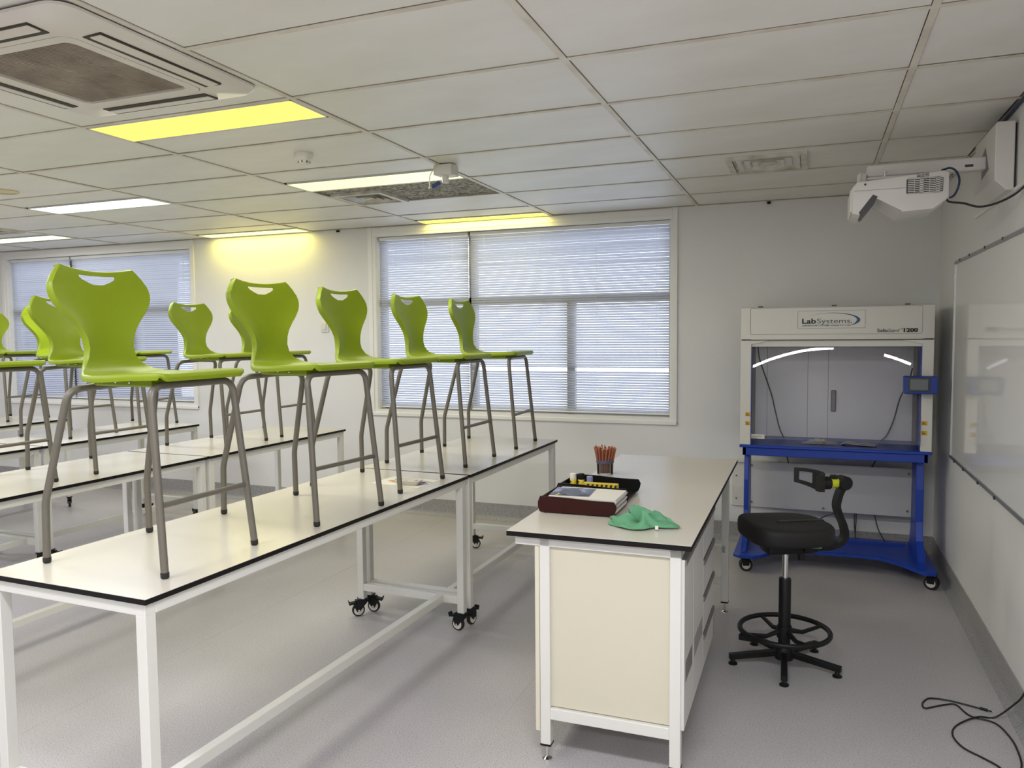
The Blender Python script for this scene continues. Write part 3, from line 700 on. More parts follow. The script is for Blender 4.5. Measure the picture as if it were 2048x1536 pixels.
# ------------------------------------------------------------------ things on the front bench
pr = thing('printed_sheet', 'white printed paper sheet lying under a foam tray on the bench', 'paper', (-1.995, 3.585, BZ), -.10)
obj('sheet', B().box(-.148, .148, -.105, .105, 0, .0008), 'paper', pr)
for x, y, w, h, m in ((-.06, -.005, .05, .04, 'orange'), (.0, .01, .035, .035, 'printblue'), (.08, .03, .07, .03, 'printgrey'), (.10, -.02, .05, .05, 'printblue')):
    obj('printed_patch', B().prism([(x - w, y - h * .2), (x + w * .2, y - h), (x + w, y + h * .3), (x - w * .1, y + h)], 'z', .0008, .0011), m, pr)
ft = thing('foam_tray', 'small ivory foam tray holding scraps on a printed sheet', 'tray', (-1.945, 3.525, BZ + .001), .12)
def dish():
    b = B(); o = rrect(-.072, .072, -.045, .045, .025, 4); i = rrect(-.054, .054, -.03, .03, .018, 4); n = len(o)
    r = [[b.bm.verts.new((x, y, z)) for x, y in p] for p, z in ((i, 0), (o, .024), (rrect(-.068, .068, -.041, .041, .022, 4), .0255), (rrect(-.05, .05, -.026, .026, .016, 4), .006))]
    for A, D in zip(r, r[1:]):
        for k in range(n): b.bm.faces.new((A[k], A[(k + 1) % n], D[(k + 1) % n], D[k]))
    b.bm.faces.new(r[0][::-1]); b.bm.faces.new(r[-1]); return b
obj('dish', dish(), 'mug', ft, 40)
for k in range(5): obj('scrap', B().box(-.016, .016, -.007, .007, 0, .004, .001).xform(Matrix.Translation((-.03 + k * .016, random.uniform(-.012, .012), .012 + .003 * k % .008)) @ Matrix.Rotation(k * 1.1, 4, 'Z') @ Matrix.Rotation(.3, 4, 'X')), ('paper', 'printgrey', 'mug')[k % 3], ft)

# ------------------------------------------------------------------ teacher desk
DZ = .90
dk = thing('teacher_desk', 'white teacher bench with black-edged top, drawers and end panel', 'desk', (-.735, 3.69, 0), .008)
dx, dy = .346, .988
wt = obj('worktop', B().box(-dx, dx, -dy, dy, DZ - .020, DZ - .0012, .0008), 'core', dk)
obj('laminate', B().box(-dx + .0006, dx - .0006, -dy + .0006, dy - .0006, DZ - .0013, DZ), 'lam', wt)
q = .02; lxa, lxb, lya, lyb = -.207, .285, -.93, .93; z1 = DZ - .020
for x in (lxa, lxb):
    for y in (lya, lyb):
        l = obj('leg', B().box(x - q, x + q, y - q, y + q, .066, z1, .002), 'frame', dk)
        obj('end_cap', B().box(x - q - .001, x + q + .001, y - q - .001, y + q + .001, .060, .068), 'black', l)
        obj('levelling_foot', B().lathe([(.020, 0), (.019, .005), (.006, .012), (.005, .06)], 16, (x, y, 0)), 'chrome', l, 40)
for y in (lya, lyb):
    obj('end_rail', B().box(-.325, lxb + q, y - q, y + q, z1 - .04, z1, .002), 'frame', dk)
    obj('lower_rail', B().box(lxa + q, lxb - q, y - q, y + q, .168, .212, .002), 'frame', dk)
for x in (-.30, lxb): obj('side_rail', B().box(x - q, x + q, lya + q, lyb - q, z1 - .04, z1, .002), 'frame', dk)
obj('end_panel', B().box(lxa + q - .004, lxb - q + .004, lya - .004, lya + .012, .216, z1 - .038), 'panel', dk)
obj('modesty_panel', B().box(lxa - q - .02, lxa - q - .002, lya - .018, lyb, .115, z1 - .042, .002), 'cream', dk)
cb = obj('cabinet_body', B().box(lxa + q, lxb + .012, lya + q, .02, .20, z1 - .044), 'door', dk)
xf = lxb + .014
def front(nm, y0, y1, z0, z1_, strip):
    d = obj(nm, B().box(xf, xf + .018, y0 + .002, y1 - .002, z0 + .003, z1_ - .003, .0015), 'door', dk)
    if strip: obj('finger_pull', B().box(xf + .004, xf + .0245, y0 + .004, y1 - .004, z1_ - .024, z1_ - .002, .002), 'pull', d)
    return d
ys = lambda v: v - 3.69
for y0, y1 in ((2.745, 2.985), (2.985, 3.30)):
    d = front('cabinet_door', ys(y0), ys(y1), .205, .838, True)
    n = 11; yy0 = ys(y0) + .03; yy1 = ys(y1) - .03
    for k in range(n):
        y = yy0 + (yy1 - yy0) * (k + .5) / n
        obj('vent_slot', B().box(xf + .0165, xf + .0186, y - .006, y + .006, .375, .452), 'pull', d)
for z0, z1_ in ((.685, .838), (.527, .682), (.362, .524), (.205, .359)): front('drawer', ys(3.30), ys(3.695), z0, z1_, True)
obj('cross_brace', B().box(lxa, lxb, lyb - q, lyb + q, .36, .40), 'frame', dk)

# letter trays, paper, glue, pencils, cloth
def letter_tray(name, label, cat, loc, m, rz):
    t = thing(name, label, cat, loc, rz); hx, hy = .165, .125
    obj('base', B().box(-hx + .01, hx - .01, -hy + .003, hy - .003, .008, .012), m, t)
    def side(y0, y1):
        top = [(-hx + .008 + (2 * hx - .016) * k / 16, .070 - .007 * (1 / (1 + math.exp(-(k - 8) * .7)))) for k in range(17)]
        poly = [(hx - .012, .004), (hx - .002, .025), (hx + .002, .045)] + top[::-1] + [(-hx - .002, .045), (-hx - .002, .025), (-hx + .008, .004)]
        return B().prism(poly, 'y', y0, y1, .0012)
    obj('side_panel', side(-hy, -hy + .006), m, t); obj('side_panel', side(hy - .006, hy), m, t)
    obj('end_panel', B().box(-hx + .002, -hx + .008, -hy + .004, hy - .004, .006, .062, .001), m, t)
    for x in (-hx + .03, hx - .03):
        for y in (-hy + .01, hy - .01): obj('foot', B().lathe([(.006, 0), (.006, .009)], 8, (x, y, 0)), m, t)
    return t
letter_tray('letter_tray', 'maroon letter tray holding a stack of white paper', 'tray', (-.893, 3.148, DZ), 'maroon', .01)
letter_tray('letter_tray', 'black letter tray holding glue sticks behind the paper tray', 'tray', (-.905, 3.437, DZ), 'traydark', -.015)
ps = thing('paper_stack', 'thick stack of white paper sheets in the maroon tray', 'paper', (-.876, 3.15, DZ + .0125), .01)
z = 0
for k in range(9):
    h = .0062; o = .005 * math.sin(k * 1.9) + k * .0007
    obj('sheet_bundle', B().box(-.148 + o * .3, .142 + o * .8 - (k % 3) * .004, -.104 + o * .4, .106 + o * .3, z, z + h - .0004), 'paperedge' if k < 8 else 'paper', ps); z += h
bg = thing('plastic_bag', 'clear plastic bag of small parts lying on the paper stack', 'bag', (-.945, 3.155, DZ + .0125 + z + .0005), .08)
def bag_mesh(hx, hy, h):
    b = B(); n = 12; V = []
    for i in range(n + 1):
        for j in range(n + 1):
            u, v = i / n * 2 - 1, j / n * 2 - 1; e = (1 - u ** 4) * (1 - v ** 4)
            V.append(b.bm.verts.new((u * hx, v * hy, e * h * (.6 + .4 * math.sin(5 * u + 3 * v)) + .0006)))
    for i in range(n):
        for j in range(n): b.bm.faces.new((V[i * (n + 1) + j], V[(i + 1) * (n + 1) + j], V[(i + 1) * (n + 1) + j + 1], V[i * (n + 1) + j + 1]))
    return b
obj('film', bag_mesh(.085, .085, .006), 'bag', bg, 60)
obj('label_slip', B().box(-.07, .05, -.06, .03, .0, .0004), 'paper', bg)
for k in range(4): obj('small_part', B().lathe([(.004, 0), (.005, .003), (.002, .006)], 8, (.045 + .008 * (k % 2), -.02 + .008 * (k // 2), 0)), 'ball', bg)
def glue(x, y, cap, capcol, label):
    t = thing('glue_stick', label, 'glue', (x, y, DZ + .012), .3, 'glue sticks in the black tray')
    obj('barrel', B().lathe([(.0150, 0), (.0155, .002), (.0155, .052), (.014, .054)], 20), 'yellow', t, 40)
    obj('cap', B().lathe([(.0150, .052), (.0155, .054), (.0150, .078), (.013, .080)], 20), capcol, t, 40)
    for z0, hh in ((.022, .010), (.038, .008)):
        for k in range(7):
            a = -2.6 + k * .30
            obj('lettering', B().box(-.0017, .0017, .0150, .0160, z0, z0 + hh), 'ink', t, rot=(0, 0, a + PI))
glue(-1.035, 3.46, .02, 'gluewhite', 'yellow glue stick with a white cap in the black tray')
glue(-.998, 3.465, .02, 'black', 'yellow glue stick with a black cap in the black tray')
gs = thing('glue_stick', 'glue stick with a clear pale blue cap in the black tray', 'glue', (-.958, 3.47, DZ + .012), 0, 'glue sticks in the black tray')
obj('barrel', B().lathe([(.015, 0), (.015, .04)], 18), 'yellow', gs, 40); obj('cap', B().lathe([(.0148, .04), (.0148, .066), (.012, .068)], 18), 'printblue', gs, 40)
tp = thing('tape_box', 'yellow and black patterned strip box lying in the black tray', 'box', (-.87, 3.352, DZ + .0125), .0)
obj('box', B().box(-.082, .075, -.014, .014, 0, .062, .002), 'yellow', tp)
for k in range(7): obj('chevron', B().prism([(-.075 + k * .021, .008), (-.063 + k * .021, .058), (-.053 + k * .021, .058), (-.065 + k * .021, .008)], 'y', -.0149, -.0138), 'ink', tp)
cp = thing('pencil_cup', 'clear plastic tub with a purple band holding pencils', 'cup', (-1.02, 4.0, DZ))
obj('wall', B().lathe([(.0, .001), (.042, .001), (.043, .0), (.045, .075), (.0435, .075), (.0415, .004), (.0, .004)], 24, cap=False), 'acrylic', cp, 40)
obj('band', B().lathe([(.0446, .058), (.0470, .058), (.0470, .074), (.0446, .074)], 24, cap=False), 'purple', cp, 40)
k = 0
for ring, n in ((.0, 1), (.013, 6), (.026, 11), (.038, 17)):
    for j in range(n):
        a = 2 * PI * j / n + ring * 40; L = .135 + random.uniform(-.008, .006)
        bx, by = ring * .75 * math.cos(a), ring * .75 * math.sin(a); a2 = a + .25
        tx, ty = (ring * .75 + ring * .72) * math.cos(a2), (ring * .75 + ring * .72) * math.sin(a2)
        o = thing('pencil', 'red-brown pencil standing in the clear tub', 'pencil', (-1.02 + bx, 4.0 + by, DZ + .006), 0, 'pencils in the clear tub')
        obj('shaft', B().tube([(0, 0, 0), (tx - bx, ty - by, L - .003)], .0050, 6), 'pencil', o)
        d = Vector((tx - bx, ty - by, L)).normalized()
        obj('end_dip', B().tube([Vector((tx - bx, ty - by, L - .003)), Vector((tx - bx, ty - by, L - .003)) + d * .004], [.0050, .0040], 6), 'penciltip', o)
def cloth_mesh():
    b = B(); nt, nr = 96, 26; rows = []
    def ridge(v): return (1 - abs(math.sin(v))) ** 1.5
    for i in range(nr + 1):
        row = []
        for k in range(nt):
            th = 2 * PI * k / nt; r = i / nr
            Rr = 1 + .16 * math.sin(3 * th + .6) + .10 * math.sin(5 * th + 2.1)
            f = ridge(1.5 * th + .9 + 1.1 * r) * .60 + ridge(2.5 * th + 2.2 - .8 * r) * .40
            h = .074 * math.exp(-((r - .42) / .42) ** 2) * (.22 + .78 * f) * (1 + .45 * math.cos(th - .9))
            h += .012 * max(0, 1 - abs(r - .92) / .10) * ridge(4 * th + 1)
            x = .135 * r * Rr * math.cos(th + .35 * (1 - r)); y = .088 * r * Rr * math.sin(th + .35 * (1 - r))
            lean = .55 * h
            row.append(b.bm.verts.new((x + lean * math.cos(2 * th), y - lean * .8, max(h, .0) + .0034)))
        rows.append(row)
    for A, D in zip(rows, rows[1:]):
        for k in range(nt): b.bm.faces.new((A[k], A[(k + 1) % nt], D[(k + 1) % nt], D[k]))
    bmesh.ops.remove_doubles(b.bm, verts=b.bm.verts, dist=1e-5)
    bmesh.ops.recalc_face_normals(b.bm, faces=b.bm.faces)
    # a second skin 2.5 mm below gives the cloth its thickness
    low = {v: b.bm.verts.new((v.co.x * .985, v.co.y * .985, max(v.co.z - .0028, .0003))) for v in list(b.bm.verts)}
    edge = [e for e in b.bm.edges if e.is_boundary]; fs = list(b.bm.faces)
    for f in fs: b.bm.faces.new([low[v] for v in reversed(f.verts)])
    for e in edge: b.bm.faces.new((e.verts[0], e.verts[1], low[e.verts[1]], low[e.verts[0]]))
    return b
cl = thing('cleaning_cloth', 'crumpled green microfibre cloth beside the maroon tray', 'cloth', (-.618, 2.950, DZ + .001), -.10)
obj('folds', cloth_mesh(), 'cloth', cl, 60)
obj('care_tag', B().box(.07, .082, -.088, -.086, .006, .020).xform(Matrix.Rotation(.2, 4, 'Z')), 'paper', cl)

# ------------------------------------------------------------------ fume cupboard
fh = thing('fume_cupboard', 'white and blue mobile fume cupboard with a clear front sash', 'fume cupboard', (.135, 5.62, 0))
# local: x -0.597..0.597, y 0 (front) .. 0.56 (back)
xl, xr = -.597, .597
obj('work_surface', B().box(xl - .003, xr + .003, -.012, .56, .842, .862, .004), 'blue', fh)
obj('apron', B().box(xl + .018, xr - .018, .004, .03, .786, .842, .003).box(xl + .018, xl + .04, .004, .5, .786, .842).box(xr - .04, xr - .018, .004, .5, .786, .842), 'blue', fh)
for a, b, sx in ((xl, xl + .070, -1), (xr - .066, xr, 1)):
    p = obj('post', B().box(a, b, -.004, .07, .861, 1.60, .003), 'hoodwhite', fh)
    for z in ((1.075, 1.012) if sx < 0 else (1.048, .984)):
        cx = (b - .018) if sx < 0 else (a + .020)
        s = obj('warning_sticker', B().box(cx - .017, cx + .017, -.0052, -.0038, z - .014, z + .014), 'sticker', p)
        for k in range(3): obj('print_line', B().box(cx - .013, cx + .010 - k * .005, -.0058, -.005, z - .009 + k * .007, z - .006 + k * .007), 'ink', s)
    obj('side_liner', B().box(a if sx < 0 else b - .004, a + .004 if sx < 0 else b, .07, .54, .862, 1.60), 'acrylic', fh)
    obj('rear_post', B().box(a if sx < 0 else b - .03, a + .03 if sx < 0 else b, .52, .56, .862, 1.60), 'blue', fh)
    obj('sash_track', B().box(b - .001 if sx < 0 else a - .006, b + .006 if sx < 0 else a + .001, .02, .045, .865, 1.555), 'blue', fh)
hd = obj('header', B().prism([(-.004, 1.592), (-.004, 1.812), (.02, 1.818), (.56, 1.818), (.56, 1.56), (.05, 1.56)], 'x', xl, xr, .004, 2), 'hoodwhite', fh, 30)
obj('header_lip', B().box(xl + .004, xr - .004, -.0055, .0, 1.588, 1.594), 'pjdark', hd)
obj('lower_fascia', B().box(xl + .07, xr - .066, .012, .02, 1.545, 1.60, .002), 'hoodwhite', hd)
for s in (-1, 1):
    obj('corner_gusset', B().prism([(s * .597, 1.590), (s * .40, 1.590), (s * .50, 1.568), (s * .565, 1.555), (s * .597, 1.572)], 'y', -.003, .012, .001), 'hoodwhite', hd)
# printed border, logo, lettering on the header
def border(x0, x1, z0, z1, w, m, parent, nm, y=-.0052):
    obj(nm, B().ring(rrect(x0, x1, z0, z1, .012 if nm == 'printed_border' else .001), rrect(x0 + w, x1 - w, z0 + w, z1 - w, .011 if nm == 'printed_border' else .001), 'y', y, y + .0013), m, parent)
border(-.535, .527, 1.628, 1.84 - .03, .0022, 'line', hd, 'printed_border')
lg = obj('logo_plate', B().box(-.228, .190, -.0052, -.0038, 1.668, 1.786), 'hoodwhite', hd)
border(-.228, .190, 1.668, 1.786, .0018, 'line', hd, 'logo_border', -.0056)
def put(me, x, z, nm, parent, y=-.0060): return link(nm, me, parent, (x, y, z), (PI / 2, 0, 0))
put(text_mesh('Lab', .047, .088, 0, .0012), -.200, 1.701, 'lettering_lab', lg)
put(text_mesh('Systems', .047, .205, 0, 0, 'greyink'), -.106, 1.701, 'lettering_systems', lg)
put(text_mesh('.', .047, .006, 0, .001), .102, 1.701, 'lettering_stop', lg)
put(text_mesh('LABORATORY SYSTEMS GROUP PTY LTD', .014, .30, 0, .0002, 'greyink'), -.200, 1.6825, 'lettering_company', lg)
def swoosh():
    b = B(); A, D = [], []; n = 40
    for k in range(n + 1):
        t = k / n; a = math.radians(158 - 218 * t)
        w = .014 * math.sin(PI * min(1, t * .62 + .0)) ** 1.5 if t < .8 else .014 * math.sin(PI * .496) ** 1.5 * (1 - (t - .8) / .2)
        cx, cz = -.012, 1.722
        x, z = cx + .172 * math.cos(a), cz + .049 * math.sin(a)
        A.append(b.bm.verts.new((x, -.0059, z))); D.append(b.bm.verts.new((cx + (.172 - w * 1.5) * math.cos(a), -.0059, cz + (.049 - w * .45) * math.sin(a))))
    for k in range(n): b.bm.faces.new((A[k], A[k + 1], D[k + 1], D[k]))
    return b
obj('logo_swoosh', swoosh(), 'logoblue', lg)
put(text_mesh('Safe', .030, .058, 0, .0003, 'ink'), .262, 1.640, 'lettering_safe', hd)
put(text_mesh('Guard', .030, .074, .45, -.0001, 'ink'), .321, 1.640, 'lettering_guard', hd)
put(text_mesh('TM', .008, .012, 0, 0, 'ink'), .402, 1.658, 'lettering_trademark', hd)
put(text_mesh('1200', .033, .083, 0, .0016), .418, 1.640, 'lettering_number', hd)
for x in (-.47, .0, .44): obj('roof_bracket', B().box(x - .015, x + .015, .01, .04, 1.816, 1.824), 'pjdark', hd)
# liner at the back, four sheets with open joints
edges = [-.53, -.445, -.16, -.02, .535]
for a, b in zip(edges, edges[1:]): obj('liner_sheet', B().box(a + .0015, b - .0015, .50, .506, .865, 1.575), 'hoodgrey', fh)
obj('rear_liner', B().box(-.56, .56, .507, .512, .862, 1.59), 'pull', fh)
obj('liner_handle', B().box(.0, .035, .492, .50, 1.06, 1.22, .008, 2), 'pull', fh)
# sash sheet, leaning back a little and slightly bowed
def sash():
    b = B(); nx, nz = 60, 12; V = []
    for i in range(nx + 1):
        for j in range(nz + 1):
            x = -.528 + 1.058 * i / nx; z = .905 + .645 * j / nz
            tl = math.tan(math.radians(5.6 + 1.2 * (x / .5) ** 2))
            g = 0 if x < .2 else (-.03 * (x - .2) ** 2 / .145 * 1.0 if x < .345 else -.03 * .145 - .06 * (x - .345) - .35 * (x - .345) ** 2)
            V.append(b.bm.verts.new((x, .074 + (z - 1.55) * tl * .9 + g, z)))
    for i in range(nx):
        for j in range(nz): b.bm.faces.new((V[i * (nz + 1) + j], V[(i + 1) * (nz + 1) + j], V[(i + 1) * (nz + 1) + j + 1], V[i * (nz + 1) + j + 1]))
    return b
obj('sash', sash(), 'sash', fh, 80)
obj('sash_label', B().box(-.522, -.434, .006, .008, .905, .935), 'hoodwhite', fh)
put(text_mesh('LabSystems', .014, .06, 0, 0, 'greyink'), -.512, .918, 'lettering_small', fh, .0055)
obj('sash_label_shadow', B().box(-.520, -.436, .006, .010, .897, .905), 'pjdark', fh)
# control screen
cs = obj('control_box', B().box(.415, .606, -.145, -.06, 1.246, 1.358, .006, 2).box(.50, .56, -.07, .0, 1.27, 1.33), 'darkblue', fh)
obj('display_bezel', B().box(.436, .560, -.1475, -.143, 1.262, 1.350, .002), 'screen', cs)
obj('display', B().box(.448, .548, -.1490, -.146, 1.274, 1.340), 'screenlit', cs)
# stand
for x0, x1 in ((xl + .024, xl + .056), (xr - .076, xr - .030)):
    obj('stand_leg', B().prism([(.10, .79), (.07, .60), (.075, .38), (.04, .26), (-.09, .155), (-.15, .135), (-.15, .125), (.48, .125), (.38, .18), (.32, .30), (.31, .79)], 'x', x0, x1, .003), 'blue', fh)
base = [(-.62, -.17), (-.58, -.205), (-.49, -.205), (-.44, -.17), (-.36, -.02), (-.30, .03), (-.22, .06), (.22, .075), (.31, .06), (.42, -.03), (.50, -.16), (.55, -.225), (.61, -.215), (.625, -.18), (.615, .50), (.56, .54), (-.56, .54), (-.615, .50)]
obj('base_plate', B().prism(base, 'z', .105, .130, .004), 'blue', fh)
obj('lower_panel', B().box(-.575, .545, .475, .487, .322, .672, .002), 'greypanel', fh)
for x, z in ((.52, .635), (.515, .365), (-.55, .64), (-.55, .36), (-.04, .345)): obj('panel_bolt', B().lathe([(.009, .468), (.009, .476)], 10, (x, 0, z), 'y'), 'pull', fh)
obj('base_cable_tray', B().box(-.5, .5, .40, .47, .130, .145), 'blue', fh)
def hood_caster(x, y, ang):
    Mx = Matrix.Translation((x, y, 0)) @ Matrix.Rotation(ang, 4, 'Z')
    c = obj('caster', B().lathe([(.022, .085), (.022, .106)], 14).box(-.01, .035, -.030, -.024, .04, .09, .002).box(-.01, .035, .024, .030, .04, .09, .002).box(-.012, .038, -.03, .03, .078, .090, .002).xform(Mx), 'black', fh, 40)
    for s in (-1, 1):
        obj('tyre', B().lathe([(.02, s * .004), (.040, s * .004), (.044, s * .010), (.044, s * .018), (.038, s * .024), (.02, s * .024)], 24, (.014, 0, .044), 'y').xform(Mx), 'rubber', c, 40)
        obj('wheel_hub', B().lathe([(.001, s * .020), (.026, s * .022), (.028, s * .025), (.012, s * .028), (.001, s * .028)], 20, (.014, 0, .044), 'y').xform(Mx), 'ivory', c, 40)
for x, y, a in ((-.555, -.12, .25), (.585, -.13, -.35), (-.54, .46, 1.2), (.54, .46, .4)): hood_caster(x, y, a)
# leads
def lead(pts, r=.005): obj('lead', B().tube(spline(pts, 6), r, 6), 'cable', fh, 60)
lead([(-.515, .46, 1.57), (-.50, .45, 1.45), (-.46, .44, 1.33), (-.41, .44, 1.18), (-.38, .44, 1.05), (-.35, .44, .93), (-.32, .44, .863)])
lead([(-.31, .47, .84), (-.30, .46, .74), (-.285, .462, .67)], .004)
lead([(.48, .05, 1.40), (.475, .2, 1.30), (.44, .35, 1.18), (.41, .42, 1.02), (.37, .44, .91), (.33, .44, .863)])
lead([(.33, .47, .84), (.31, .465, .74), (.28, .462, .67)], .004)
lead([(.17, .49, .34), (.172, .47, .24), (.18, .44, .146)], .004)
lead([(.185, .49, .34), (.182, .475, .25), (.176, .45, .15)], .004)
lead([(.30, .49, .34), (.33, .47, .22), (.37, .42, .146)], .004)
lead([(.09, .49, .345), (.03, .48, .31), (-.02, .48, .29), (-.06, .46, .27)], .004)
# things inside
bgl = thing('specimen_bag', 'crumpled clear plastic bag on the fume cupboard worktop', 'bag', (.06, 5.83, .864), .1)
obj('film', bag_mesh(.12, .06, .022), 'milky', bgl, 60); obj('fold', bag_mesh(.06, .03, .03), 'milky', bgl, 60, loc=(-.02, .02, .002))
ppr = thing('folded_paper', 'creased white paper on the fume cupboard worktop', 'paper', (.32, 5.80, .864), -.2)
obj('sheet', B().prism([(-.12, .0), (-.09, .016), (-.02, .006), (.10, .004), (.10, .006), (-.02, .008), (-.09, .0185), (-.122, .002)], 'y', -.05, .05), 'paper', ppr)
obj('flap', B().prism([(-.02, .008), (.02, .014), (.09, .009), (.09, .0105), (.02, .0155), (-.02, .0095)], 'y', -.045, .03), 'paper', ppr)
bl = thing('small_ball', 'small straw coloured ball on the plastic bag in the fume cupboard', 'ball', (.085, 5.80, .885))
obj('body', B().lathe([(.003, -.014), (.010, -.011), (.0145, 0), (.011, .010), (.004, .014)], 16), 'ball', bl, 60); obj('stub', B().lathe([(.003, .012), (.003, .019)], 8), 'ball', bl)

# ------------------------------------------------------------------ black lab chair
sc = thing('lab_chair', 'black height-adjustable lab chair with a foot ring and small backrest', 'chair', (-.107, 3.985, 0))
for k in range(5):
    a = math.radians(272 + 72 * k); Rz = Matrix.Rotation(a, 4, 'Z')
    l = obj('base_leg', B().prism([(.02, .075), (.27, .052), (.27, .028), (.255, .026), (.02, .045)], 'y', -.015, .015, .003).xform(Rz), 'black', sc)
    obj('glide', B().lathe([(.022, 0), (.022, .006), (.012, .012), (.008, .030)], 16, (.252, 0, 0)).xform(Rz), 'black', l, 40)
obj('base_hub', B().lathe([(.045, .03), (.045, .08), (.035, .095)], 20), 'black', sc, 40)
obj('column', B().lathe([(.029, .08), (.029, .43), (.027, .434)], 20), 'black', sc, 40)
obj('gas_lift', B().lathe([(.0145, .43), (.0145, .58)], 16), 'chrome', sc, 40)
fr_ = obj('foot_ring', B().tube([(.212 * math.cos(2 * PI * k / 40), .212 * math.sin(2 * PI * k / 40), .172) for k in range(40)], .0125, 10, closed=True), 'black', sc, 60)
obj('ring_hub', B().lathe([(.036, .135), (.040, .16), (.034, .195)], 18), 'black', fr_, 40)
for k in range(4):
    a = math.radians(35 + 90 * k); obj('ring_spoke', B().tube([(.03 * math.cos(a), .03 * math.sin(a), .168), (.10 * math.cos(a), .10 * math.sin(a), .150), (.205 * math.cos(a), .205 * math.sin(a), .170)], [.013, .011, .009], 8), 'black', fr_, 60)
obj('ring_clamp', B().prism([(-.21, -.09), (-.12, -.10), (-.10, -.06), (-.20, -.05)], 'z', .125, .158, .004), 'black', fr_)
def seat():
    b = B(); n = 48; levels = [(.90, .632), (.96, .636), (.995, .650), (1.0, .672), (1.0, .692), (.985, .706), (.95, .714), (.86, .718), (.45, .716), (.08, .715)]
    rows = []
    for s, z in levels:
        row = []
        for k in range(n):
            a = 2 * PI * k / n; c, d = math.cos(a), math.sin(a); e = 2 / 3.6
            x = .205 * math.copysign(abs(c) ** e, c) * (1 if c > 0 else 1.0); y = .21 * math.copysign(abs(d) ** e, d) * (1 - .16 * max(0, c))
            zz = z + (.018 * max(0, -c) * (s > .5) * (z > .69)) - (.02 * (x * s / .2) ** 2 if (c < 0 and z > .69) else 0) * .6
            row.append(b.bm.verts.new((x * s, y * s, zz)))
        rows.append(row)
    for A, D in zip(rows, rows[1:]):
        for k in range(n): b.bm.faces.new((A[k], A[(k + 1) % n], D[(k + 1) % n], D[k]))
    b.bm.faces.new(rows[0][::-1]); b.bm.faces.new(rows[-1]); return b
RZ = .45
se = obj('seat', seat(), 'softblack', sc, 60, rot=(0, 0, RZ))
obj('seat_slot', B().prism([(-.045, .0), (-.040, .013), (-.02, .020), (.005, .014), (.19, .010), (.19, -.010), (.005, -.014), (-.02, -.020), (-.040, -.013)], 'z', .7155, .7200), 'rubber', se)
mech = obj('tilt_mechanism', B().box(-.11, .13, -.06, .06, .565, .632, .012, 2).box(.06, .135, -.075, .02, .575, .62, .006), 'black', sc, 40, rot=(0, 0, RZ))
obj('lever', B().prism([(.085, .602), (.145, .598), (.145, .620), (.12, .622)], 'y', -.082, -.066), 'mint', mech)
obj('adjuster_knob', B().lathe([(.017, .535), (.017, .57)], 14, (.06, -.04, 0)), 'black', mech, 40)
arm_p = spline([(.10, 0, .590), (.20, 0, .582), (.270, 0, .598), (.300, 0, .635), (.292, 0, .69), (.268, 0, .745), (.256, 0, .79), (.268, 0, .845), (.288, 0, .885)], 6)
def strap(pts, w, t):
    b = B(); R = []
    for i, p in enumerate(pts):
        a, c = pts[max(0, i - 1)], pts[min(len(pts) - 1, i + 1)]; d = (c - a).normalized(); nn = Vector((-d.z, 0, d.x))
        R.append([b.bm.verts.new(p + nn * sx * t + Vector((0, sy * w, 0))) for sx, sy in ((-1, -1), (1, -1), (1, 1), (-1, 1))])
    for A, D in zip(R, R[1:]):
        for k in range(4): b.bm.faces.new((A[k], A[(k + 1) % 4], D[(k + 1) % 4], D[k]))
    b.bm.faces.new(R[0][::-1]); b.bm.faces.new(R[-1]); return b
obj('back_arm', strap(arm_p, .024, .012), 'black', sc, 50, rot=(0, 0, RZ))
br = obj('back_knuckle', B().lathe([(.030, -.032), (.034, -.028), (.034, .028), (.030, .032)], 22, (.290, 0, .902), 'y'), 'black', sc, 40, rot=(0, 0, RZ))
obj('lime_band', B().lathe([(.024, .216), (.0255, .22), (.0255, .256), (.024, .26)], 20, (0, -.0, .902), 'x'), 'lime', br, 40)
obj('knuckle_boss', B().lathe([(.030, .165), (.032, .170), (.032, .218), (.028, .222)], 20, (0, -.0, .902), 'x').box(.225, .255, -.02, .015, .922, .942, .004), 'black', br, 40)
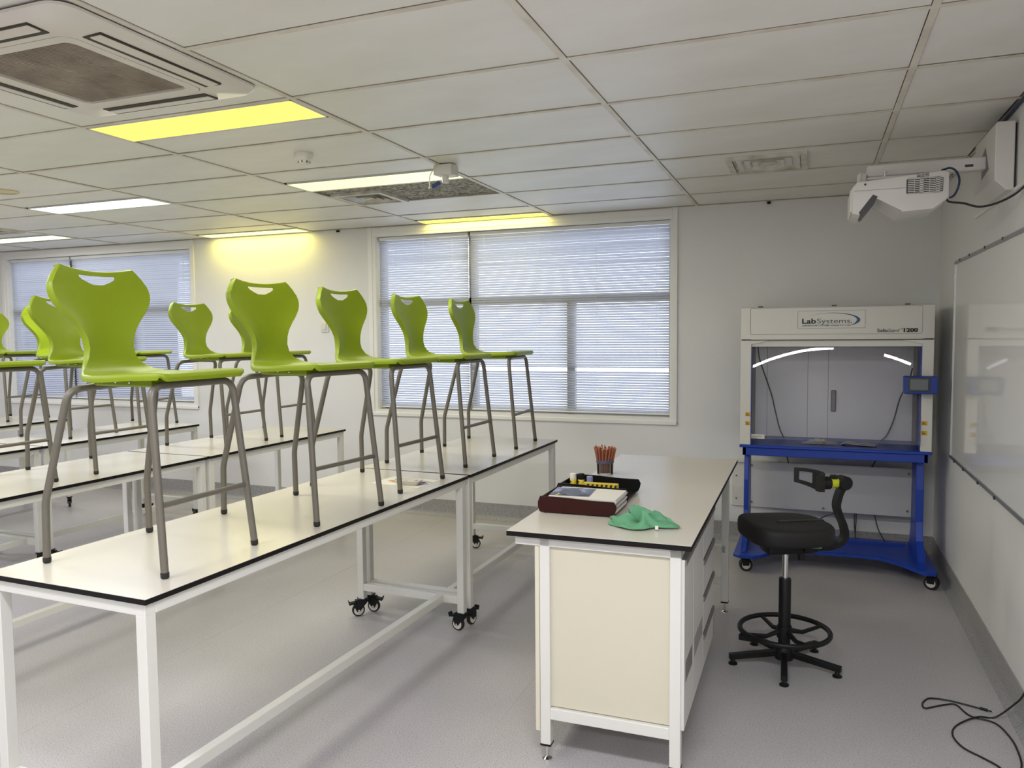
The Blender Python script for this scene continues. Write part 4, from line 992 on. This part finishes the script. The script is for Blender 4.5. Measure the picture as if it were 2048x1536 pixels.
def pad():
    # a curved C-shaped band with a window in each wing, open towards the sitter
    b = B(); n = 24; P = []
    for k in range(n + 1):
        a = math.radians(-72 + 144 * k / n); P.append((.060 + .118 * math.cos(a), .135 * math.sin(a), k / n))
    def at(i, z, r):
        x, y, s = P[i]; a = math.radians(-72 + 144 * i / n); return (x - r * math.cos(a), y - r * math.sin(a), z)
    V = {}
    zs_ = lambda s: [.858 + .030 * abs(2 * s - 1), .878 + .026 * abs(2 * s - 1), .945, .960]
    def vv(i, j, r):
        key = (i, j, r)
        if key not in V: V[key] = b.bm.verts.new(at(i, zs_(P[i][2])[j], r))
        return V[key]
    wins = lambda i, j: j == 1 and (2 <= i < 8 or n - 8 <= i < n - 2)
    t0, t1 = 0.0, .014
    for i in range(n):
        for j in range(3):
            if wins(i, j): continue
            b.bm.faces.new((vv(i, j, t0), vv(i + 1, j, t0), vv(i + 1, j + 1, t0), vv(i, j + 1, t0)))
            b.bm.faces.new((vv(i, j + 1, t1), vv(i + 1, j + 1, t1), vv(i + 1, j, t1), vv(i, j, t1)))
            for di, dj, e0, e1 in ((0, -1, (i, j), (i + 1, j)), (0, 1, (i + 1, j + 1), (i, j + 1)), (-1, 0, (i, j + 1), (i, j)), (1, 0, (i + 1, j), (i + 1, j + 1))):
                ii, jj = i + di, j + dj
                if 0 <= ii < n and 0 <= jj < 3 and not wins(ii, jj): continue
                b.bm.faces.new((vv(*e0, t0), vv(*e1, t0), vv(*e1, t1), vv(*e0, t1)))
    return b
obj('backrest', pad(), 'softblack', sc, 50, rot=(0, 0, RZ))

# loose lead on the floor
fl = [(.70, 3.20), (.682, 3.279), (.635, 3.335), (.577, 3.395), (.556, 3.49), (.589, 3.588), (.676, 3.674), (.745, 3.71)]
f2 = [(.708, 3.779), (.65, 3.80), (.595, 3.816), (.54, 3.818), (.504, 3.803), (.477, 3.743), (.482, 3.701), (.52, 3.73), (.568, 3.767), (.613, 3.783), (.652, 3.692), (.737, 3.656), (.768, 3.547), (.772, 3.44), (.76, 3.32), (.72, 3.22), (.70, 3.20)]
t = thing('floor_lead', 'thin black lead with a plug curling on the floor by the wall', 'cable', (.70, 3.5, 0))
p1 = [(x - .70, y - 3.5, .004) for x, y in f2]
p2 = [(x - .70, y - 3.5, .004) for x, y in fl] + [(.105, .190, .075), (.130, .125, .16), (.137, .0, .34), (.137, -.12, .5)]
p2[6] = (p2[6][0], p2[6][1], .012)
obj('lead', B().tube(spline(p1 + p2[1:], 6), .0038, 7), 'cable', t, 60)
obj('plug', B().tube([(.004, .279, .006), (.03, .268, .006)], [.006, .0065], 8).tube([(.03, .268, .006), (.045, .262, .006)], .003, 6), 'black', t, 50)
obj('plug_tip', B().tube([(.045, .262, .006), (.056, .258, .006)], .0018, 6), 'chrome', t)
